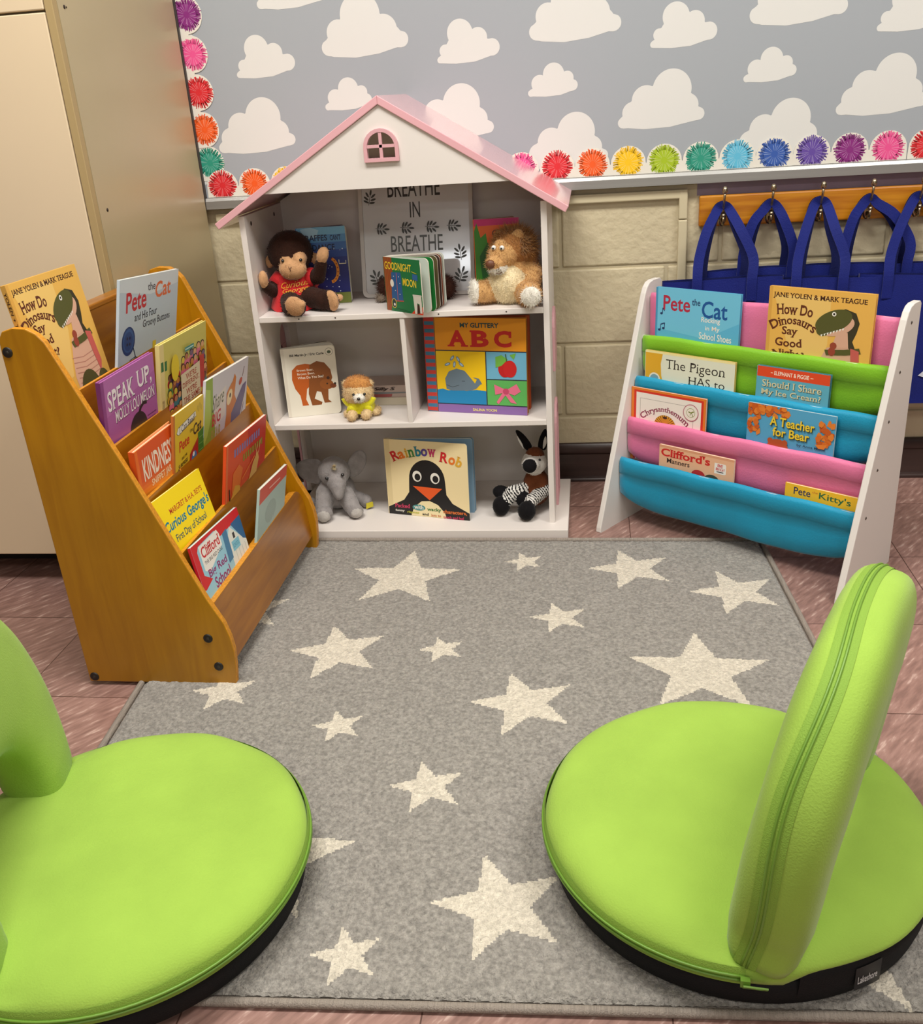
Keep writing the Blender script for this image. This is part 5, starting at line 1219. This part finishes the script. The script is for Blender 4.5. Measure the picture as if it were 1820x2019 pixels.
for z, rx, ry, cy, cx in ((.578, .066, .058, -.222, -.741), (.590, .064, .058, -.222, -.740), (.615, .056, .053, -.218, -.739), (.640, .052, .049, -.216, -.739), (.656, .046, .044, -.216, -.738), (.664, .038, .036, -.216, -.738)):
    rings.append([(cx+rx*math.cos(2*PI*k/40)*(1+.02*math.sin(6*k)), cy+ry*math.sin(2*PI*k/40), z+.003*math.sin(k*.9)*(z < .585)) for k in range(40)])
mb.loft([[tuple(Vector(p)-L) for p in r] for r in rings], red, caps=False)
for s, (ex, ey, ez) in ((-1, (-.784, -.236, .634)), (1, (-.682, -.232, .650))):
    mb.tube([tuple(Vector((-.739+s*.030, -.220, .650))-L), tuple(Vector((ex, ey, ez))-L)], [.026, .0235], red, 14)
yel = ink((226, 170, 50))
for line, zc, hw, hh in (('Curious', .6415, .034, .0105), ('George', .6265, .031, .0105)):
    vs, fs = text_mesh(line, .0, .35); x0 = min(v[0] for v in vs); x1 = max(v[0] for v in vs); y0 = min(v[1] for v in vs); y1 = max(v[1] for v in vs); o = []
    for v in vs:
        u = -1+2*(v[0]-x0)/(x1-x0); z = zc-hh*.6+hh*1.3*(v[1]-y0)/(y1-y0)+u*.003; dx = hw*u+.012; f = max(0, min(1, (.656-z)/.07)); rx, ry, cy = .0485+.0165*f, .046+.0125*f, -.216-.006*f
        o.append(tuple(Vector((-.7395+dx, cy-ry*math.sqrt(max(.02, 1-(dx/rx)**2))-.0022, z))-L))
    mb.add(o, fs, yel)
part(mb, 'shirt', t, 'red shirt with yellow lettering')
eyes(t, L, [(-.745, -.2765, .7005), (-.701, -.2735, .7005)], .0042, gb)
dkb = mat('stitch_brown', (70, 36, 26), .8)
mb = MB(); mb.tube([tuple(Vector(p)-L) for p in ((-.752, -.268, .670), (-.745, -.281, .660), (-.730, -.288, .6565), (-.715, -.284, .658))], .0009, dkb, 6); part(mb, 'mouth', t)
mb = MB(); mb.tube([tuple(Vector(p)-L) for p in ((-.729, -.2885, .688), (-.7255, -.289, .6825), (-.722, -.2880, .688))], .0008, dkb, 6); mb.tube([tuple(Vector(p)-L) for p in ((-.7255, -.289, .6825), (-.7253, -.2893, .677))], .0008, dkb, 6); part(mb, 'nose', t)

t.location = (-.7265, -.258, z0); t.scale = (.988, .988, .988)

# lion
lt = fur_mat('plush_lion', (206, 160, 104)); lm = fur_mat('plush_lion_mane', (168, 116, 66)); cr = fur_mat('plush_cream', (232, 214, 174)); wt = fur_mat('plush_white', (232, 226, 214), .6)
t, L = plush('shaggy tan plush lion with cream belly sitting at the right of the top shelf', (-.19, -.28, z0), [
 ('e', (-.190, -.268, .632), (.050, .046, .058), (0, 0, 0), lt), ('e', (-.197, -.290, .621), (.047, .040, .050), (0, 0, 0), cr),
 ('e', (-.187, -.262, .698), (.048, .046, .046), (0, 0, -20), lm), ('e', (-.207, -.290, .688), (.036, .034, .032), (0, 0, -25), lt),
 ('e', (-.222, -.312, .673), (.024, .026, .020), (0, 0, -30), lt), ('e', (-.220, -.314, .662), (.022, .022, .014), (0, 0, -30), wt), ('e', (-.211, -.300, .712), (.017, .010, .013), (0, 20, -20), lt),
 ('e', (-.171, -.286, .729), (.015, .009, .017), (0, 10, 0), lt), ('e', (-.216, -.256, .728), (.014, .010, .014), (0, -20, 0), lt), ('e', (-.150, -.256, .672), (.022, .026, .034), (0, 0, 0), lm),
 ('c', (-.158, -.264, .655), (-.138, -.280, .640), .022, .022, lt), ('c', (-.138, -.280, .640), (-.143, -.310, .618), .021, .018, lt),
 ('c', (-.222, -.276, .604), (-.262, -.302, .606), .028, .026, lt), ('e', (-.277, -.308, .609), (.012, .024, .029), (0, 0, 20), wt),
 ('c', (-.162, -.280, .604), (-.144, -.350, .604), .028, .028, lt), ('e', (-.140, -.372, .604), (.024, .010, .024), (0, 0, 5), wt)],
 fuzz=(9000, .0075), seed=5)
mb = MB(); rnd = random.Random(8)                        # long mane tufts
for k in range(3400):
    a, b = rnd.uniform(0, 2*PI), rnd.uniform(-.2, 1.0); d = Vector((math.cos(a)*math.sqrt(max(0, 1-b*b)), math.sin(a)*math.sqrt(max(0, 1-b*b)), b))
    if d.y < -.55 and d.x < .35: continue
    c = Vector((-.182, -.262, .698))+Vector((d.x*.045, d.y*.044, d.z*.043)); e = c+(d+Vector((rnd.uniform(-.4, .4), rnd.uniform(-.5, .2), rnd.uniform(-.9, .3)))).normalized()*rnd.uniform(.010, .028); sd = (e-c).cross(Vector((rnd.uniform(-1, 1), rnd.uniform(-1, 1), .5))).normalized()*.0007
    mb.add([tuple(c-sd-L), tuple(c+sd-L), tuple(e-L)], [(0, 1, 2)], lm if rnd.random() < .75 else lt)
o = part(mb, 'mane', t); o['kind'] = 'stuff'
ew = mat('toy_eye_white', (236, 232, 224), .3)
eyes(t, L, [(-.226, -.3125, .7085), (-.2065, -.3195, .7085)], (.0058, .0048, .0058), ew, 'eye'); eyes(t, L, [(-.2272, -.3164, .7075), (-.2078, -.3236, .7075)], (.0024, .0018, .0026), gb, 'pupil')
mb = MB(); mb.ball(tuple(Vector((-.2335, -.3335, .6745))-L), (.0115, .0075, .0105), mat('nose_brown', (106, 62, 40), .5), 14); part(mb, 'nose', t)
for x, y, z in ((-.219, -.3365, .6615), (-.2145, -.3350, .6635), (-.2145, -.3355, .6585), (-.210, -.3330, .6610)):
    mb = MB(); mb.ball(tuple(Vector((x, y, z))-L), .0012, dkb, 8); part(mb, 'whisker_dot', t)
mb = MB(); mb.tube([tuple(Vector(p)-L) for p in ((-.222, -.3355, .6545), (-.214, -.3355, .652), (-.207, -.331, .656))], .0008, dkb, 6); part(mb, 'mouth', t)

# small dark brown plush hidden behind the fanned book
t, L = plush('dark shaggy brown plush mostly hidden behind the fanned board book', (-.43, -.21, z0), [
 ('e', (-.430, -.208, .605), (.085, .032, .030), (0, 0, 0), fur_mat('plush_russet', (74, 44, 34))), ('e', (-.505, -.212, .610), (.026, .026, .026), (0, 0, 0), fur_mat('plush_russet', (74, 44, 34))), ('e', (-.366, -.212, .604), (.030, .026, .030), (0, 0, 0), fur_mat('plush_russet', (74, 44, 34))), ('e', (-.522, -.222, .587), (.014, .016, .011), (0, 0, 0), fur_mat('plush_grey_tan', (140, 124, 108)))],
 fuzz=(5200, .010), seed=9)

# puppy
pf = fur_mat('plush_puppy', (226, 196, 148)); pt = fur_mat('plush_puppy_cap', (198, 138, 76)); z1 = .3015
t, L = plush('small fluffy puppy plush in a bright yellow hoodie on the middle shelf', (-.585, -.30, z1), [
 ('e', (-.585, -.283, .332), (.030, .034, .030), (0, 0, 0), pf), ('e', (-.588, -.300, .367), (.039, .033, .036), (0, 0, 0), pf), ('e', (-.588, -.297, .384), (.036, .031, .025), (0, 0, 0), pt),
 ('e', (-.578, -.333, .361), (.015, .012, .011), (0, 0, 0), wt), ('e', (-.619, -.296, .388), (.009, .009, .011), (0, 0, 0), pf), ('e', (-.556, -.294, .388), (.008, .008, .009), (0, 0, 0), pf),
 ('c', (-.600, -.305, .325), (-.602, -.335, .314), .014, .0125, pf), ('c', (-.570, -.302, .325), (-.567, -.326, .315), .014, .0130, pf), ('e', (-.618, -.298, .313), (.013, .018, .011), (0, 0, 0), pf), ('e', (-.550, -.286, .314), (.014, .018, .012), (0, 0, 0), pf)],
 fuzz=(5200, .0050), seed=4, voxel=.003)
ye = mat('yellow_hoodie', (222, 214, 20), .8, bump=(500, .5), sheen=.4)
mb = MB(); rings = []
for z, rx, ry, cy in ((.318, .036, .038, -.288), (.330, .036, .037, -.290), (.342, .034, .034, -.293), (.349, .030, .030, -.294)):
    rings.append([tuple(Vector((-.586+rx*math.cos(2*PI*k/32), cy+ry*math.sin(2*PI*k/32)*1.02, z))-L) for k in range(32)])
mb.loft(rings, ye, caps=False)
mb.tube([tuple(Vector((-.587+-.0+.0385*math.cos(a), -.303-.018*(1-abs(math.cos(a))), .362-.030*math.sin(a)))-L) for a in [R(14)+(PI-R(28))*k/20 for k in range(21)]], [.0085]*21, ye, 10)
for p, q in (((-.602, -.308, .330), (-.602, -.322, .320)), ((-.569, -.305, .330), (-.568, -.316, .321))): mb.tube([tuple(Vector(p)-L), tuple(Vector(q)-L)], [.0155, .0160], ye, 12)
part(mb, 'hoodie', t, 'bright yellow hoodie')
eyes(t, L, [(-.5915, -.3335, .3705), (-.5640, -.3310, .3705)], .0038, gb); mb = MB(); mb.ball(tuple(Vector((-.5765, -.3455, .3625))-L), (.0046, .0038, .0040), gb, 12); part(mb, 'nose', t)

# elephant
eg = fur_mat('plush_elephant', (148, 142, 140), .5); el = fur_mat('plush_elephant_toe', (182, 176, 170), .5); z2 = .0275
t, L = plush('grey plush elephant sitting at the left of the bottom compartment', (-.68, -.27, z2), [
 ('e', (-.690, -.245, .078), (.050, .052, .050), (0, 0, 0), eg), ('e', (-.684, -.272, .142), (.043, .038, .042), (0, 0, 0), eg), ('e', (-.672, -.300, .122), (.026, .024, .028), (0, 0, 0), eg),
 ('c', (-.668, -.312, .116), (-.664, -.322, .096), .0195, .0140, eg),
 ('c', (-.712, -.275, .088), (-.712, -.310, .052), .026, .0235, eg), ('e', (-.705, -.335, .048), (.023, .022, .0205), (0, 0, 0), eg), ('e', (-.704, -.350, .046), (.018, .010, .016), (0, 0, 0), el),
 ('c', (-.662, -.275, .082), (-.638, -.300, .052), .025, .0225, eg), ('e', (-.626, -.314, .046), (.022, .021, .0185), (0, 0, 25), eg), ('e', (-.620, -.326, .045), (.016, .010, .014), (0, 0, 30), el),
 ('e', (-.614, -.245, .046), (.017, .022, .0185), (0, 0, 40), eg), ('c', (-.650, -.240, .060), (-.622, -.242, .050), .018, .016, eg), ('e', (-.765, -.250, .043), (.016, .020, .0155), (0, 0, 0), eg)],
 fuzz=(2600, .0028), seed=6)
def ear(pts, th, bend):
    mb = MB(); n = len(pts); cx = sum(p[0] for p in pts)/n; cz = sum(p[2] for p in pts)/n; cy = sum(p[1] for p in pts)/n; rings = []
    for s, y in ((0.0, -th*.2), (.6, -th*.35), (.92, -th*.5), (1, 0), (.92, th*.5), (.6, th*.6), (0.0, th*.6)):
        rings.append([tuple(Vector((cx+(p[0]-cx)*max(s, .02), cy+(p[1]-cy)*max(s, .02)+y+bend*(1-s)**2, cz+(p[2]-cz)*max(s, .02)))-L) for p in pts])
    mb.loft(rings, eg); return mb
def closed(pts, k=5):
    P = [Vector(p) for p in pts]; n = len(P); out = []
    for i in range(n):
        p0, p1, p2, p3 = P[(i-1) % n], P[i], P[(i+1) % n], P[(i+2) % n]
        for j in range(k):
            u = j/k; out.append(0.5*((2*p1)+(p2-p0)*u+(2*p0-5*p1+4*p2-p3)*u*u+(3*p1-p0-3*p2+p3)*u**3))
    return out
part(ear(closed([(-.718, -.262, .166), (-.750, -.245, .170), (-.785, -.240, .160), (-.798, -.238, .140), (-.785, -.240, .112), (-.752, -.245, .098), (-.724, -.258, .110)]), .010, .006), 'ear', t)
part(ear(closed([(-.652, -.258, .150), (-.640, -.245, .176), (-.618, -.238, .190), (-.602, -.236, .178), (-.604, -.238, .150), (-.622, -.242, .124), (-.645, -.252, .118)]), .010, .006), 'ear', t)
eyes(t, L, [(-.6935, -.3125, .139), (-.651, -.3090, .147)], .0048, gb)
mb = MB(); rnd = random.Random(2)
for k in range(260):
    c = Vector((-.672, -.306, .168)); d = Vector((rnd.uniform(-1, 1), rnd.uniform(-1, .2), rnd.uniform(-.6, 1))).normalized(); e = c+d*rnd.uniform(.007, .013); sd = d.cross(Vector((0, .3, 1))).normalized()*.0008; mb.add([tuple(c-sd-L), tuple(c+sd-L), tuple(e-L)], [(0, 1, 2)], cr)
o = part(mb, 'hair_tuft', t); o['kind'] = 'stuff'
mb = MB(); mb.plate([[(-.011, -.008), (.011, -.006), (.010, .008), (-.009, .008)]], tuple(Vector((-.600, -.262, .040))-L), (.8, .6, 0), (0, 0, 1), (.6, -.8, 0), .001, ink((206, 190, 40))); part(mb, 'cloth_tag', t, 'small yellow tag')

# okapi with striped legs
ob = fur_mat('plush_okapi_brown', (116, 66, 40), .6); ok_ = fur_mat('plush_black', (20, 18, 20), .5); ow = fur_mat('plush_okapi_white', (226, 222, 216), .5)
def stripes(q, nrm, base):
    if base is ow and q.z < .125 and q.z > .045:
        leg = q.x < -.168
        s = (-q.x*.85-q.z*.5+.0012*math.sin(q.y*200+q.z*90)) if leg else (-q.x*.58-q.y*.78-q.z*.2+.0012*math.sin(q.z*200))
        if (s*150) % 1.0 < .42: return ok_
    return None
t, L = plush('brown okapi plush with black-and-white striped legs in the bottom compartment at right', (-.165, -.27, z2), [
 ('e', (-.150, -.252, .085), (.036, .036, .052), (0, 0, 0), ob), ('e', (-.153, -.268, .158), (.033, .031, .032), (0, 0, 0), ow), ('e', (-.151, -.262, .176), (.025, .027, .021), (0, 0, 0), ob),
 ('e', (-.160, -.298, .163), (.023, .020, .022), (0, 0, 0), ow), ('e', (-.162, -.310, .165), (.0185, .0125, .0185), (0, 0, 0), ok_),
 ('c', (-.172, -.180+-.085, .086), (-.214, -.292, .086), .0175, .0170, ow), ('c', (-.214, -.292, .080), (-.224, -.296, .066), .018, .018, ow), ('e', (-.240, -.302, .0525), (.023, .026, .0255), (0, 0, 0), ok_), ('e', (-.243, -.268, .078), (.022, .018, .017), (0, 0, 0), ok_),
 ('c', (-.128, -.268, .082), (-.160, -.310, .070), .0175, .0175, ow), ('e', (-.172, -.334, .0520), (.0235, .026, .0250), (0, 0, 0), ok_), ('e', (-.185, -.290, .066), (.018, .018, .022), (0, 0, 0), ok_)],
 pick=stripes, fuzz=(2600, .0028), seed=7, voxel=.003)
for pts, inner in ((((-.172, -.252, .186), (-.186, -.250, .205), (-.199, -.250, .237), (-.190, -.252, .240), (-.172, -.252, .222), (-.158, -.252, .196)), ((-.180, -.259, .192), (-.192, -.258, .214), (-.195, -.258, .228), (-.183, -.259, .206))),
                   (((-.142, -.250, .190), (-.140, -.248, .214), (-.128, -.246, .238), (-.120, -.246, .238), (-.118, -.248, .210), (-.124, -.250, .186)), ((-.130, -.256, .190), (-.128, -.255, .212), (-.122, -.254, .224), (-.121, -.256, .204)))):
    P = closed(pts, 5); mb = MB(); n = len(P); c = sum((Vector(p) for p in P), Vector())/n; rings = []
    for s, y in ((.02, -.003), (.85, -.004), (1, 0), (.85, .004), (.02, .005)): rings.append([tuple(c+(p-c)*s+Vector((0, y, 0))-L) for p in P])
    mb.loft(rings, ok_); e_ = part(mb, 'ear', t)
    Q = closed(inner, 4); mb = MB(); mb.plate([[(p.x, p.z) for p in Q]], (-L.x, inner[0][1]+.0015-L.y, -L.z), (1, 0, 0), (0, 0, 1), (0, 1, 0), .003, ow); part(mb, 'inner_ear', e_, 'white inner ear')
eyes(t, L, [(-.1745, -.2945, .1725), (-.1375, -.2905, .1735)], .0035, gb)
